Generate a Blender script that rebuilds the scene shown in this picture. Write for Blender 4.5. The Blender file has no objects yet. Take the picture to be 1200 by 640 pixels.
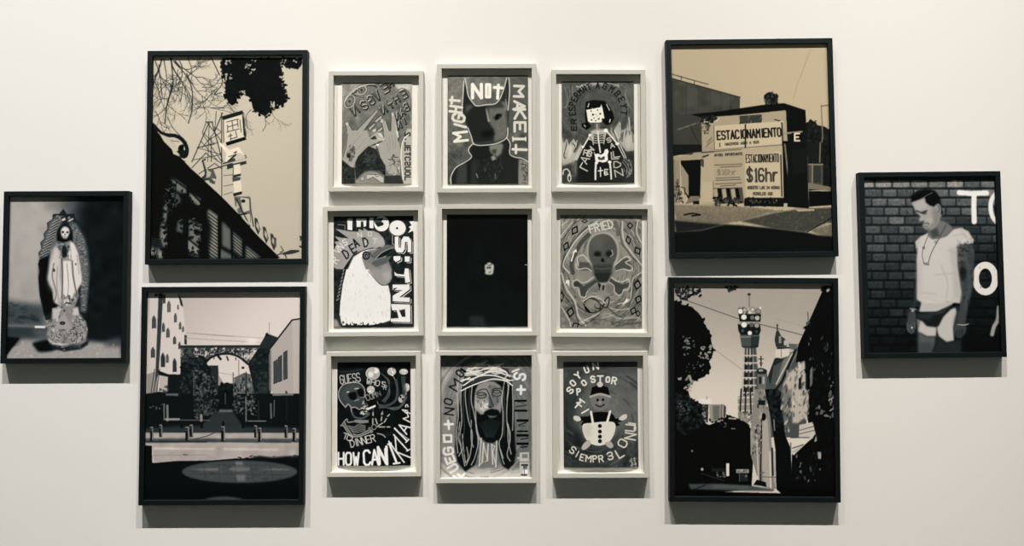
import bpy, bmesh, math, random
import numpy as np

# ------------------------------------------------------------------ camera, world, lamps, exposure
scn = bpy.context.scene
scn.view_settings.view_transform = 'Standard'
scn.view_settings.look = 'None'
scn.view_settings.gamma = 1.0
scn.view_settings.use_curve_mapping = False
scn.view_settings.exposure = 0.0
scn.cycles.max_bounces = 8
scn.cycles.transparent_max_bounces = 8
scn.cycles.use_denoising = True

cam_data = bpy.data.cameras.new('camera')
cam_data.sensor_width = 36.0
cam_data.lens = 27.0
cam_data.clip_start = 0.05
cam = bpy.data.objects.new('camera', cam_data)
scn.collection.objects.link(cam)
cam.location = (0.0, -1.9, 1.50)
cam.rotation_euler = (math.pi/2 + math.atan(0.04), 0, 0)
scn.camera = cam

world = bpy.data.worlds.new('gallery_air')
scn.world = world
world.use_nodes = True
wb = world.node_tree.nodes['Background']
wb.inputs['Color'].default_value = (0.90, 1.0, 0.84, 1)
wb.inputs['Strength'].default_value = 0.078

LAMP_Y, LAMP_Z = -0.78, 3.38          # row of wall-washing spots on a ceiling track, plus lamps added at its ends
LAMP_GAIN = 3.22

def wall_washer(x, power, colour, slope=-0.145, level=1.09, width=0.62):
    """one track lamp or added end lamp: an asymmetric wall-washing beam whose throw grows towards the foot of the wall"""
    d = bpy.data.lights.new('wall_washer', 'POINT')
    d.energy = power*LAMP_GAIN
    d.color = colour
    d.shadow_soft_size = 0.006
    d.use_nodes = True
    nt = d.node_tree
    for n in list(nt.nodes): nt.nodes.remove(n)
    N = nt.nodes.new; L = nt.links.new
    def M(op, a, b=None, c=None):
        n = N('ShaderNodeMath'); n.operation = op
        for i, v in enumerate((a, b, c)):
            if v is None: continue
            if isinstance(v, (int, float)): n.inputs[i].default_value = v
            else: L(v, n.inputs[i])
        return n.outputs[0]
    tc = N('ShaderNodeTexCoord'); sp = N('ShaderNodeSeparateXYZ')
    L(tc.outputs['Normal'], sp.inputs[0])
    ny = M('MAXIMUM', sp.outputs['Y'], 0.17)
    on = M('GREATER_THAN', sp.outputs['Y'], 0.165)
    t = M('DIVIDE', M('ABSOLUTE', sp.outputs['Z']), ny)            # how far down the wall
    s = M('DIVIDE', sp.outputs['X'], ny)                           # how far along the wall
    g = M('MAXIMUM', M('MULTIPLY_ADD', t, slope, level), 0.2)
    throw = M('DIVIDE', g, M('POWER', ny, 3.0))
    k = (abs(LAMP_Y)/width)**2
    spread = M('EXPONENT', M('MULTIPLY', M('MULTIPLY', s, s), -k))
    em = N('ShaderNodeEmission'); out = N('ShaderNodeOutputLight')
    L(M('MULTIPLY', M('MULTIPLY', throw, spread), on), em.inputs['Strength'])
    L(em.outputs[0], out.inputs[0])
    o = bpy.data.objects.new('wall_washer', d)
    scn.collection.objects.link(o)
    o.location = (x, LAMP_Y, LAMP_Z)
    return o

for x, p, *c in ((-2.40, 5.2, (1.0, 0.975, 0.935), -0.205, 1.24), (2.05, 3.4, (1.0, 0.95, 0.885), -0.205, 1.25), (2.75, 4.8, (1.0, 0.95, 0.885), -0.205, 1.25), (-1.69, 5.3, (1.0, 0.975, 0.935), -0.205, 1.24), (-0.99, 5.5, (1.0, 0.97, 0.925), -0.18, 1.17), (-0.36, 5.3, (1.0, 0.95, 0.88)),  # first three lamps are added to fill the dim ends of the wall
                (0.11, 3.4, (1.0, 0.945, 0.87), -0.12, 1.04), (0.74, 5.4, (1.0, 0.945, 0.87), -0.17, 1.15), (1.33, 4.8, (1.0, 0.95, 0.885), -0.205, 1.25)):
    wall_washer(x, p, *c)

# ------------------------------------------------------------------ materials
def new_mat(name, colour, rough=0.6, spec=0.5):
    m = bpy.data.materials.new(name); m.use_nodes = True
    b = m.node_tree.nodes['Principled BSDF']
    b.inputs['Base Color'].default_value = (*colour, 1)
    b.inputs['Roughness'].default_value = rough
    b.inputs['Specular IOR Level'].default_value = spec
    return m

def add_grain(m, scale, amount, bump=0.0, stretch=(1, 1, 1)):
    nt = m.node_tree; N = nt.nodes.new; L = nt.links.new
    b = nt.nodes['Principled BSDF']
    base = tuple(b.inputs['Base Color'].default_value)
    tc = N('ShaderNodeTexCoord'); mp = N('ShaderNodeMapping'); mp.inputs['Scale'].default_value = stretch
    L(tc.outputs['Object'], mp.inputs[0])
    nz = N('ShaderNodeTexNoise'); nz.inputs['Scale'].default_value = scale; nz.inputs['Detail'].default_value = 5
    L(mp.outputs[0], nz.inputs['Vector'])
    mx = N('ShaderNodeMix'); mx.data_type = 'RGBA'
    mx.inputs[6].default_value = tuple(c*(1-amount) for c in base[:3]) + (1,)
    mx.inputs[7].default_value = tuple(min(1, c*(1+amount)) for c in base[:3]) + (1,)
    L(nz.outputs['Fac'], mx.inputs[0]); L(mx.outputs[2], b.inputs['Base Color'])
    if bump:
        bp = N('ShaderNodeBump'); bp.inputs['Strength'].default_value = bump; bp.inputs['Distance'].default_value = 0.001
        L(nz.outputs['Fac'], bp.inputs['Height']); L(bp.outputs[0], b.inputs['Normal'])

M_wall = new_mat('white_wall_paint', (0.80, 0.785, 0.762), 0.85, 0.2); add_grain(M_wall, 60, 0.012, 0.08)
M_floor = new_mat('polished_concrete', (0.20, 0.195, 0.185), 0.5, 0.4); add_grain(M_floor, 3, 0.25, 0.05)
M_black = new_mat('black_lacquered_wood', (0.0014, 0.0030, 0.0038), 0.60, 0.26); add_grain(M_black, 40, 0.25, 0.05, (1, 1, 14))
M_black.node_tree.nodes['Principled BSDF'].inputs['Specular Tint'].default_value = (0.72, 0.95, 1.0, 1)
M_grey = new_mat('pale_grey_painted_wood', (0.55, 0.54, 0.49), 0.62, 0.3); add_grain(M_grey, 30, 0.02, 0.03)
M_mount = new_mat('white_mount_board', (0.90, 0.875, 0.82), 0.9, 0.15); add_grain(M_mount, 200, 0.01, 0.05)
M_back = new_mat('brown_backing_board', (0.25, 0.19, 0.13), 0.9, 0.1); add_grain(M_back, 50, 0.1)
M_mark = new_mat('wall_scuff', (0.42, 0.40, 0.36), 0.9, 0.1)

M_glass = bpy.data.materials.new('picture_glass'); M_glass.use_nodes = True
_nt = M_glass.node_tree
for _n in list(_nt.nodes): _nt.nodes.remove(_n)
_o = _nt.nodes.new('ShaderNodeOutputMaterial'); _m = _nt.nodes.new('ShaderNodeMixShader')
_ge = _nt.nodes.new('ShaderNodeNewGeometry'); _d = _nt.nodes.new('ShaderNodeVectorMath'); _d.operation = 'DOT_PRODUCT'
_nt.links.new(_ge.outputs['Incoming'], _d.inputs[0]); _nt.links.new(_ge.outputs['Normal'], _d.inputs[1])
def _mm(op, a, b, c=None):
    n = _nt.nodes.new('ShaderNodeMath'); n.operation = op
    for i, v in enumerate((a, b, c)):
        if v is None: continue
        if isinstance(v, (int, float)): n.inputs[i].default_value = v
        else: _nt.links.new(v, n.inputs[i])
    return n.outputs[0]
_c = _mm('SUBTRACT', 1.0, _mm('ABSOLUTE', _d.outputs['Value'], 0.0))
_f = _mm('MULTIPLY_ADD', _mm('POWER', _c, 5.0), 0.45, 0.012)      # Schlick reflectance of one coated face
_t = _nt.nodes.new('ShaderNodeBsdfTransparent'); _g = _nt.nodes.new('ShaderNodeBsdfGlossy')
_g.inputs['Roughness'].default_value = 0.03
_nt.links.new(_f, _m.inputs[0]); _nt.links.new(_t.outputs[0], _m.inputs[1])
_nt.links.new(_g.outputs[0], _m.inputs[2]); _nt.links.new(_m.outputs[0], _o.inputs[0])

M_print = bpy.data.materials.new('printed_paper'); M_print.use_nodes = True
_b = M_print.node_tree.nodes['Principled BSDF']
_b.inputs['Roughness'].default_value = 0.7; _b.inputs['Specular IOR Level'].default_value = 0.06
_a = M_print.node_tree.nodes.new('ShaderNodeVertexColor'); _a.layer_name = 'ink'
M_print.node_tree.links.new(_a.outputs['Color'], _b.inputs['Base Color'])

# ------------------------------------------------------------------ mesh helpers
def link_mesh(name, verts, faces, mat, parent=None, bevel=0.0):
    me = bpy.data.meshes.new(name)
    bm = bmesh.new()
    vs = [bm.verts.new(v) for v in verts]
    for f in faces: bm.faces.new([vs[i] for i in f])
    bmesh.ops.recalc_face_normals(bm, faces=bm.faces)
    if bevel:
        bmesh.ops.bevel(bm, geom=bm.edges[:], offset=bevel, segments=2, affect='EDGES', profile=0.5)
    bm.to_mesh(me); bm.free()
    me.materials.append(mat)
    o = bpy.data.objects.new(name, me); scn.collection.objects.link(o)
    if parent: o.parent = parent
    return o

BOXF = [(0,1,2,3),(4,7,6,5),(0,4,5,1),(1,5,6,2),(2,6,7,3),(3,7,4,0)]
def box(name, lo, hi, mat, parent=None, bevel=0.0):
    x0,y0,z0 = lo; x1,y1,z1 = hi
    return link_mesh(name, [(x0,y0,z0),(x1,y0,z0),(x1,y1,z0),(x0,y1,z0),(x0,y0,z1),(x1,y0,z1),(x1,y1,z1),(x0,y1,z1)], BOXF, mat, parent, bevel)

# ------------------------------------------------------------------ the setting
w = box('wall_north', (-4.2, 0.0, 0.0), (4.2, 0.15, 3.6), M_wall); w['kind'] = 'structure'
f = box('floor', (-4.2, -4.5, -0.12), (4.2, 0.15, 0.0), M_floor); f['kind'] = 'structure'
# ------------------------------------------------------------------ drawing on paper: a small software brush that fills a sheet's ink layer
FONT = dict(A="00 26 40|12 32", B="00 06 36 45 44 33 03|33 42 41 30 00", C="45 36 16 05 01 10 30 41", D="00 06 26 44 42 20 00",
            E="46 06 00 40|03 33", F="46 06 00|03 33", G="45 36 16 05 01 10 30 41 43 23", H="00 06|40 46|03 43", I="20 26",
            J="46 41 30 10 01", K="00 06|46 03 40", L="06 00 40", M="00 06 23 46 40", N="00 06 40 46",
            O="16 05 01 10 30 41 45 36 16", P="00 06 36 45 44 33 03", Q="16 05 01 10 30 41 45 36 16|22 40",
            R="00 06 36 45 44 33 03|23 40", S="45 36 16 05 04 13 33 42 41 30 10 01", T="06 46|26 20", U="06 01 10 30 41 46",
            V="06 20 46", W="06 10 24 30 46", X="00 46|06 40", Y="06 23 46|23 20", Z="06 46 00 40")
FONT.update({'0': FONT['O'], '1': "15 26 20|10 30", '2': "05 16 36 45 44 00 40", '3': "05 16 36 45 44 33 13|33 42 41 30 10 01",
             '4': "30 36 02 42", '6': "45 36 16 05 01 10 30 41 42 33 13 02", 'h': "06 00|03 14 34 43 40", 'r': "04 00|02 14 34",
             '8': "13 04 05 16 36 45 44 33 13 02 01 10 30 41 42 33", '$': FONT['S'] + "|27 20", '+': "03 43|21 25", "'": "26 24", '|': "27 20",
             't': "25 20|04 44", '?': "05 16 36 45 44 23 22", '-': "13 33", '.': "20 21"})

def pts(s):
    return np.array([[float(q) for q in p.split(',')] for p in s.split()]) if isinstance(s, str) else np.array(s, float)

def spline(p, closed=False, k=8):
    p = np.asarray(p, float); n = len(p)
    if n < 3: return p
    if closed: q = np.vstack([p[-1], p, p[0], p[1]])
    else: q = np.vstack([2*p[0]-p[1], p, 2*p[-1]-p[-2]])
    out = []
    t = np.linspace(0, 1, k, endpoint=False)[:, None]
    for i in range(len(q)-3):
        a, b, c, d = q[i:i+4]
        out.append(0.5*((2*b) + (c-a)*t + (2*a-5*b+4*c-d)*t**2 + (-a+3*b-3*c+d)*t**3))
    out = np.vstack(out)
    return out if closed else np.vstack([out, p[-1:]])

def smooth(a, r):
    """separable tent-like blur"""
    r = int(round(r))
    if r < 1: return a
    k = np.ones(2*r+1)/(2*r+1)
    for _ in range(2):
        for ax in (0, 1):
            pad = [(r, r) if i == ax else (0, 0) for i in (0, 1)]
            a = np.apply_along_axis(lambda m: np.convolve(m, k, 'valid'), ax, np.pad(a, pad, mode='edge'))
    return a

class Art:
    S = 1.5
    def __init__(self, quad, seed=1, S=1.5, gain=1.0):
        self.S = S
        tl, tr, bl = (np.array(q) for q in quad)
        self.w = int(round(np.linalg.norm(tr-tl)*self.S)); self.h = int(round(np.linalg.norm(bl-tl)*self.S))
        self.o = tl; self.gain = gain; self.inv = np.linalg.inv(np.stack([tr-tl, bl-tl], 1))
        self.g = np.full((self.h, self.w), 0.5)
        self.rng = np.random.default_rng(seed)
        self.view(0, 0, 1200, 640, 1200)
    def view(self, x0, y0, x1, y1, W):
        self.vx, self.vy, self.k = x0, y0, (x1-x0)/W
        self.s = self.k*self.S
        return self
    def m(self, p):
        q = pts(p)*self.k + np.array([self.vx, self.vy])
        return ((q-self.o) @ self.inv.T) * np.array([self.w, self.h])
    def put(self, cov, v, y0, x0, a):
        h, w = cov.shape; t = self.g[y0:y0+h, x0:x0+w]
        t += (v-t)*np.clip(cov*a, 0, 1)
    def bb(self, q, pad):
        x0 = max(0, int(math.floor(q[:, 0].min()-pad))); x1 = min(self.w, int(math.ceil(q[:, 0].max()+pad))+1)
        y0 = max(0, int(math.floor(q[:, 1].min()-pad))); y1 = min(self.h, int(math.ceil(q[:, 1].max()+pad))+1)
        return x0, y0, x1, y1
    def cover(self, q, x0, y0, x1, y1, ss=3):
        xs = (np.arange((x1-x0)*ss)+.5)/ss + x0; ys = (np.arange((y1-y0)*ss)+.5)/ss + y0
        ins = np.zeros((len(ys), len(xs)), bool)
        n = len(q)
        for i in range(n):
            xa, ya = q[i]; xb, yb = q[(i+1) % n]
            if ya == yb: continue
            rows = np.nonzero((ys > min(ya, yb)) & (ys <= max(ya, yb)))[0]
            if not len(rows): continue
            xi = xa + (ys[rows]-ya)*(xb-xa)/(yb-ya)
            ins[rows] ^= xs[None, :] > xi[:, None]
        return ins.reshape(y1-y0, ss, x1-x0, ss).mean((1, 3))
    def P(self, p, v, a=1, b=0, c=False):
        """filled outline"""
        q = self.m(p)
        if c: q = spline(q, True)
        br = b*self.s
        x0, y0, x1, y1 = self.bb(q, 2*br+1)
        if x1 <= x0 or y1 <= y0: return
        cov = smooth(self.cover(q, x0, y0, x1, y1), br)
        self.put(cov, v, y0, x0, a)
    def E(self, x, y, rx, ry, v, a=1, r=0, b=0, t0=0, t1=360):
        t = np.radians(np.linspace(t0, t1, 28)); R = math.radians(r)
        u, w = rx*np.cos(t), ry*np.sin(t)
        self.P(np.stack([x+u*math.cos(R)-w*math.sin(R), y+u*math.sin(R)+w*math.cos(R)], 1), v, a, b)
    def O(self, x, y, rx, ry, w, v, a=1, r=0, t0=0, t1=360):
        """ellipse outline"""
        t = np.radians(np.linspace(t0, t1, 25)); R = math.radians(r)
        u, z = rx*np.cos(t), ry*np.sin(t)
        self.L(np.stack([x+u*math.cos(R)-z*math.sin(R), y+u*math.sin(R)+z*math.cos(R)], 1), w, v, a)
    def R(self, x0, y0, x1, y1, v, a=1, b=0):
        self.P([(x0, y0), (x1, y0), (x1, y1), (x0, y1)], v, a, b)
    def L(self, p, w, v, a=1, c=False, b=0, w2=None):
        """brush line; w2 is the width at its end"""
        q = self.m(p)
        if c: q = spline(q)
        ra = max(w*self.s/2, .35); rb = ra if w2 is None else max(w2*self.s/2, .3)
        if w*self.s < .7: a = a*max(.35, w*self.s/.7)
        x0, y0, x1, y1 = self.bb(q, max(ra, rb)+1.5+b*self.s)
        if x1 <= x0 or y1 <= y0: return
        X, Y = np.meshgrid(np.arange(x0, x1)+.5, np.arange(y0, y1)+.5)
        best = np.full(X.shape, -9.0)
        n = max(1, len(q)-1)
        for i in range(len(q)-1):
            A, B = q[i], q[i+1]; d = B-A; l2 = max(1e-9, d @ d)
            t = np.clip(((X-A[0])*d[0]+(Y-A[1])*d[1])/l2, 0, 1)
            dist = np.hypot(X-A[0]-t*d[0], Y-A[1]-t*d[1])
            r = ra+(rb-ra)*(i+t)/n
            best = np.maximum(best, r-dist)
        soft = 1+2*b*self.s
        self.put(np.clip(best/soft+.5, 0, 1), v, y0, x0, a)
    def T(self, s, x, y, h, cw, ang=0, w=3, v=.9, sp=1.4, a=1, flip=False, jit=0, slant=0, ow=0, ov=0):
        """brush lettering from (x, y), the foot of the first letter"""
        A = math.radians(ang); ca, sa = math.cos(A), math.sin(A)
        pen = 0
        for ch in s:
            if ch != ' ':
                jj = self.rng.normal(0, jit, 2) if jit else (0, 0)
                for ww, vv in (((w+ow, ov), (w, v)) if ow else ((w, v),)):
                    for st in FONT[ch].split('|'):
                        pp = []
                        for c in st.split():
                            gx, gy = int(c[0])/4, int(c[1])/6
                            if flip: gx = 1-gx
                            if ch in 'I1|' : gx = gx*.5+.1
                            u, t = pen+gx*cw+jj[0]+gy*h*slant, -gy*h+jj[1]
                            pp.append((x+u*ca-t*sa, y+u*sa+t*ca))
                        self.L(pp, ww, vv, a)
            pen += cw*sp*(.6 if ch in "I1|'." else 1)
    def arc(self, s, cx, cy, r, a0, a1, h, cw, w=3, v=.9, ow=0, ov=0, ry=None, flip=False):
        """letters along an arc, a0..a1 degrees (0 = right, 90 = up)"""
        n = len(s); ry = ry or r
        for i, ch in enumerate(s):
            if ch == ' ': continue
            th = math.radians(a0+(a1-a0)*(i+.5)/n)
            x, y = cx+r*math.cos(th), cy-ry*math.sin(th)
            an = 90-math.degrees(th)
            R = math.radians(an)
            self.T(ch, x-cw/2*math.cos(R), y-cw/2*math.sin(R), h, cw, an, w, v, ow=ow, ov=ov, flip=flip)
    def swirl(self, cx, cy, r0, r1, n, w, v0, v1, a=.6, squash=1.0):
        """loose brush strokes running round a centre"""
        for _ in range(n):
            r = r0+(r1-r0)*self.rng.random(); t = self.rng.uniform(0, 6.3); d = self.rng.uniform(.12, .45)
            p = [(cx+(r+q*8)*math.cos(t+d*q), cy+(r+q*8)*squash*math.sin(t+d*q)) for q in (0, .5, 1)]
            self.L(p, w*self.rng.uniform(.5, 1.3), v0+(v1-v0)*self.rng.random(), a, c=True)
    def ramp(self, p0, v0, p1, v1):
        """tone running from one point to another over the whole sheet"""
        A, B = self.m([p0])[0], self.m([p1])[0]; d = B-A
        X, Y = np.meshgrid(np.arange(self.w)+.5, np.arange(self.h)+.5)
        t = np.clip(((X-A[0])*d[0]+(Y-A[1])*d[1])/(d @ d), 0, 1); t = t*t*(3-2*t)
        self.g = v0+(v1-v0)*t
    def field(self, cell):
        """smooth random field, about -1..1"""
        c = max(1.0, cell*self.s)
        ny, nx = int(self.h/c)+3, int(self.w/c)+3
        g = self.rng.normal(0, 1, (ny, nx))
        ys, xs = np.arange(self.h)/c, np.arange(self.w)/c
        iy, ix = ys.astype(int), xs.astype(int); fy, fx = (ys-iy)[:, None], (xs-ix)[None, :]
        fy, fx = fy*fy*(3-2*fy), fx*fx*(3-2*fx)
        a = g[iy][:, ix]*(1-fx)+g[iy][:, ix+1]*fx; b = g[iy+1][:, ix]*(1-fx)+g[iy+1][:, ix+1]*fx
        return (a*(1-fy)+b*fy)*.7
    def grain(self, amount, cell, mult=False, p=None):
        f = self.field(cell)*amount
        if p is not None:
            q = self.m(p); f = f*smooth(self.cover(q, 0, 0, self.w, self.h), 1)
        self.g = self.g*(1+f) if mult else self.g+f
    def scatter(self, p, n, r0, r1, v0, v1, a=1, asp=.6, ang=None, c=False):
        """loose dabs within an outline: leaves, stains, gravel"""
        q = pts(p)
        if c: q = spline(q, True)
        lo, hi = q.min(0), q.max(0); k = 0; tries = 0
        while k < n and tries < n*12:
            tries += 1
            x, y = lo+(hi-lo)*self.rng.random(2)
            ins = False; j = len(q)-1
            for i in range(len(q)):
                if (q[i, 1] > y) != (q[j, 1] > y) and x < (q[j, 0]-q[i, 0])*(y-q[i, 1])/(q[j, 1]-q[i, 1])+q[i, 0]: ins = not ins
                j = i
            if not ins: continue
            k += 1
            r = r0+(r1-r0)*self.rng.random()**1.5
            t = np.linspace(0, 2*math.pi, 8)[:-1]; R = math.radians(ang+self.rng.normal(0, 12)) if ang is not None else self.rng.random()*3.2
            u, z = r*np.cos(t)*(1+.25*self.rng.normal(0, 1, 7)), r*asp*np.sin(t)
            self.P(np.stack([x+u*math.cos(R)-z*math.sin(R), y+u*math.sin(R)+z*math.cos(R)], 1), v0+(v1-v0)*self.rng.random(), a)
    def twig(self, x, y, ang, length, w, v, depth=4, bend=14, a=1):
        """a bare branch that forks"""
        p = [(x, y)]
        for i in range(4):
            ang += self.rng.normal(0, bend)
            x += length/4*math.cos(math.radians(ang)); y += length/4*math.sin(math.radians(ang)); p.append((x, y))
            if depth > 0 and i > 0 and self.rng.random() < .75:
                self.twig(x, y, ang+self.rng.choice([-1, 1])*self.rng.uniform(20, 50), length*.55, w*.55, v, depth-1, bend, a)
        self.L(p, w, v, a, w2=w*.5)
        if depth > 0: self.twig(x, y, ang, length*.6, w*.5, v, depth-1, bend, a)
    def ink(self, light, dark=(.86, 1.0, 1.07), pale=(1.02, 1.0, .97)):
        """paper reflectance from the drawn tones"""
        g = np.clip(.45+(self.g-.45)*self.gain, .02, .97)[..., None]
        c = np.clip(g*(np.array(dark)+(np.array(pale)-np.array(dark))*np.clip(g*1.9, 0, 1)), 0, 1)
        lin = np.where(c <= .04045, c/12.92, ((c+.055)/1.055)**2.4)
        return np.clip((lin-np.array([.0030, .0022, .0022]))/light, .0006, .93).astype(np.float32)

SHEET = {
'F1':((12.2, 230.6), (146.2, 230.1), (8.1, 420.0)),
'F2':((180.0, 66.4), (355.1, 65.3), (177.0, 304.3)),
'F3':((173.2, 342.4), (352.3, 341.7), (169.5, 585.7)),
'F4':((785.9, 53.5), (968.6, 51.4), (790.8, 296.8)),
'F5':((789.4, 331.0), (975.2, 332.0), (790.2, 581.2)),
'F6':((1011.4, 208.5), (1164.7, 206.9), (1017.3, 414.0)),
'G11':((401.2, 97.1), (482.8, 96.9), (400.4, 215.6)),
'G12':((524.5, 88.5), (618.7, 88.1), (524.5, 216.2)),
'G13':((658.2, 95.4), (742.8, 95.4), (658.4, 214.3)),
'G21':((391.0, 253.9), (484.5, 252.9), (391.1, 384.2)),
'G22':((523.6, 251.6), (618.2, 251.4), (523.4, 383.1)),
'G23':((656.7, 251.7), (752.2, 252.3), (656.3, 383.5)),
'G31':((395.3, 424.8), (481.0, 424.2), (395.1, 545.9)),
'G32':((516.6, 416.1), (622.3, 415.9), (516.4, 559.9)),
'G33':((660.0, 424.2), (747.0, 423.8), (660.8, 547.8)),
}
PICTURES = {}
def picture(key, light, **tone):
    def deco(fn):
        def run():
            A = Art(SHEET[key], sum(map(ord, key)), 2.0 if key[0] == 'G' else 1.6, 1.22 if key[0] == 'G' else 1.05)
            fn(A)
            return A.ink(light*1.05, **tone)
        PICTURES[key] = run
        return fn
    return deco

def make_art(key):
    return PICTURES[key]() if key in PICTURES else np.full((60, 40, 3), .2, np.float32)
# ---- photographs
@picture('F1', .80, dark=(.76, 1.0, 1.12), pale=(1.03, 1.0, .985))
def statue_photo(A):
    A.view(0, 225, 155, 325, 992)
    A.ramp((330, 300), .62, (660, 330), .085)
    A.P("60,60 420,60 380,300 300,620 40,640", .66, .35, b=60)
    A.P("330,60 560,60 540,140 330,140", .36, .5, b=30)
    A.grain(.02, 60); A.grain(.012, 5)
    # ground and far edge
    A.view(0, 325, 155, 425, 992)
    A.P("0,170 330,210 330,375 0,375", .20, .8, b=22)
    A.scatter("40,190 320,230 330,340 40,350", 30, 15, 50, .10, .34, .4, .35, 5)
    A.P("0,372 400,376 400,520 0,520", .16, .85, b=10)
    A.P("230,380 400,380 420,470 300,480", .42, .6, b=25)
    A.L("60,362 260,370 400,377", 9, .45, .6, b=3); A.L("268,373 330,374", 15, .95, b=3)
    A.P("640,300 960,300 960,560 640,560", .10, .8, b=20)
    A.P("160,462 330,470 680,480 900,500 910,620 20,620 110,520", .60, 1, b=14)
    A.P("770,520 800,470 900,450 910,520", .32, .9, b=14)
    A.P("0,440 150,455 30,615 0,620", .05, 1, b=5)
    A.scatter("160,480 880,500 880,600 60,600", 260, 4, 15, .48, .82, .35, .5)
    A.P("250,490 380,470 420,540 300,560 260,525", .06, 1, b=10, c=True)
    # scalloped halo
    A.view(0, 225, 155, 325, 992)
    A.P("475,128 500,166 556,166 566,208 604,236 612,282 646,332 650,380 668,430 664,500 684,560 672,660 650,900 622,960 560,960 340,960 "
        "318,860 296,780 292,700 286,640 298,596 284,545 300,505 286,462 310,432 302,384 332,352 326,318 355,280 352,234 392,208 396,168 444,166", .14)
    A.P("400,190 470,210 440,300 420,420 360,480 300,500 292,462 316,430 310,386 338,350 332,320 362,280 360,238 396,212", .40, .95, b=8)
    for i in range(13):
        y = 215+i*23; x = 402-i*8.5
        A.L([(x-6, y+18), (x+22, y+2), (x+52, y-14)], 9, .62, .8, w2=5); A.L([(x-8, y+28), (x+46, y-3)], 7, .1, .8)
    A.P("520,230 570,240 602,300 634,360 650,440 660,520 664,640 640,900 600,900 610,640 585,480 545,380 520,300", .42, .95, b=8)
    A.scatter("530,240 600,300 640,400 660,640 640,900 606,900 605,600 560,400", 330, 3, 11, .10, .66, .8, .45, 20)
    A.scatter("420,180 540,190 560,230 500,230 420,220", 30, 5, 14, .3, .72, .8, .4, -40)
    A.L("470,214 484,208", 12, .8); A.L("520,220 545,205", 10, .7)
    A.P("300,500 360,490 400,440 372,560 350,700 380,850 400,900 330,930 310,820 294,700 292,560", .055, 1, b=6)
    # hood, skull
    A.P("487,245 530,270 545,350 520,380 450,392 430,360 428,300 452,262", .06, 1, b=3, c=True)
    A.P("487,262 514,276 520,305 508,340 498,352 474,350 462,332 455,300 466,272", .80, 1, b=3, c=True)
    A.E(471, 304, 9, 9, .06, b=2); A.E(504, 306, 8, 9, .08, b=2); A.P("486,312 494,328 480,328", .1)
    A.L("470,338 506,340", 3, .2); A.L("476,348 500,349", 3, .4)
    A.P("432,330 460,352 440,395 428,380", .05, 1, b=3); A.P("518,350 532,390 520,440 505,400", .08, 1, b=3)
    # robe
    A.P("425,370 470,385 520,372 530,440 535,520 550,640 590,780 560,860 540,890 450,915 400,870 395,760 360,640 365,520 380,440 410,410", .52, 1, b=5)
    A.P("520,365 556,392 584,460 600,560 612,640 612,680 560,770 548,640 534,540 526,450", .80, 1, b=5)
    A.P("410,412 440,430 455,500 450,640 470,760 440,860 395,820 398,740 368,700 352,650 372,540", .74, 1, b=6)
    A.P("470,520 530,520 545,640 560,740 520,850 480,860 468,700", .82, 1, b=5)
    A.scatter("430,380 510,390 530,500 450,510", 46, 5, 16, .10, .72, .8)
    A.P("470,405 490,400 505,440 500,490 470,500 460,450", .08, .9, b=5); A.L("520,450 522,500", 12, .8)
    for p, w, v in (("462,505 468,640 462,800", 7, .12), ("540,520 548,640 570,760", 8, .16), ("402,540 392,640 420,760 400,840", 6, .22), ("500,540 512,700 500,800", 5, .4),
                    ("430,560 425,700 440,830", 5, .45), ("372,480 362,580 352,650", 9, .30), ("575,480 590,620", 5, .5)):
        A.L(p, w, v, .8, c=True, b=2)
    A.E(404, 590, 8, 14, .2, b=2); A.E(566, 545, 6, 9, .35, b=2)
    A.view(0, 325, 155, 425, 992)
    A.P("350,110 388,120 400,190 440,215 400,236 330,228 318,150", .05, 1, b=5)
    A.scatter("470,140 580,120 560,220 450,230", 40, 6, 18, .1, .7, .8)
    # pedestal with eye and roses
    A.P("392,232 470,240 580,222 592,288 640,330 654,400 640,480 580,520 450,520 372,500 345,440 360,380 330,345 385,318", .52, 1, b=4)
    A.scatter("392,240 580,240 640,340 645,470 460,510 360,480 350,360", 150, 5, 20, .14, .82, .7)
    A.P("392,236 450,240 440,300 396,320", .72, 1, b=4); A.P("545,240 580,225 590,290 540,285", .74, 1, b=4)
    A.P("478,272 545,390 395,390", .60, 1, b=4); A.E(466, 345, 21, 13, .04); A.E(466, 345, 8, 6, .35)
    for x, y, r in ((385, 440, 34), (450, 432, 38), (530, 420, 34), (592, 335, 36), (600, 440, 34), (556, 478, 30), (415, 485, 28), (632, 380, 22), (360, 350, 24)):
        for q in range(7):
            th = q*.9+x; rr = r*(1-q*.1)
            A.O(x+r*.15*math.cos(th), y+r*.12*math.sin(th), rr, rr*.8, 6, .22 if q % 2 else .72, .75, th*57, 0, 150)
        A.E(x, y, r*.18, r*.16, .2, .8, b=2)
    A.P("370,490 460,515 600,505 660,470 655,505 600,540 480,556 390,535", .14, 1, b=4)
    A.scatter("385,505 640,490 610,530 460,545", 34, 6, 18, .2, .5, .7, .4, 0)
    A.P("375,480 480,500 540,495 470,512 390,505", .8, .8, b=3)

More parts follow.
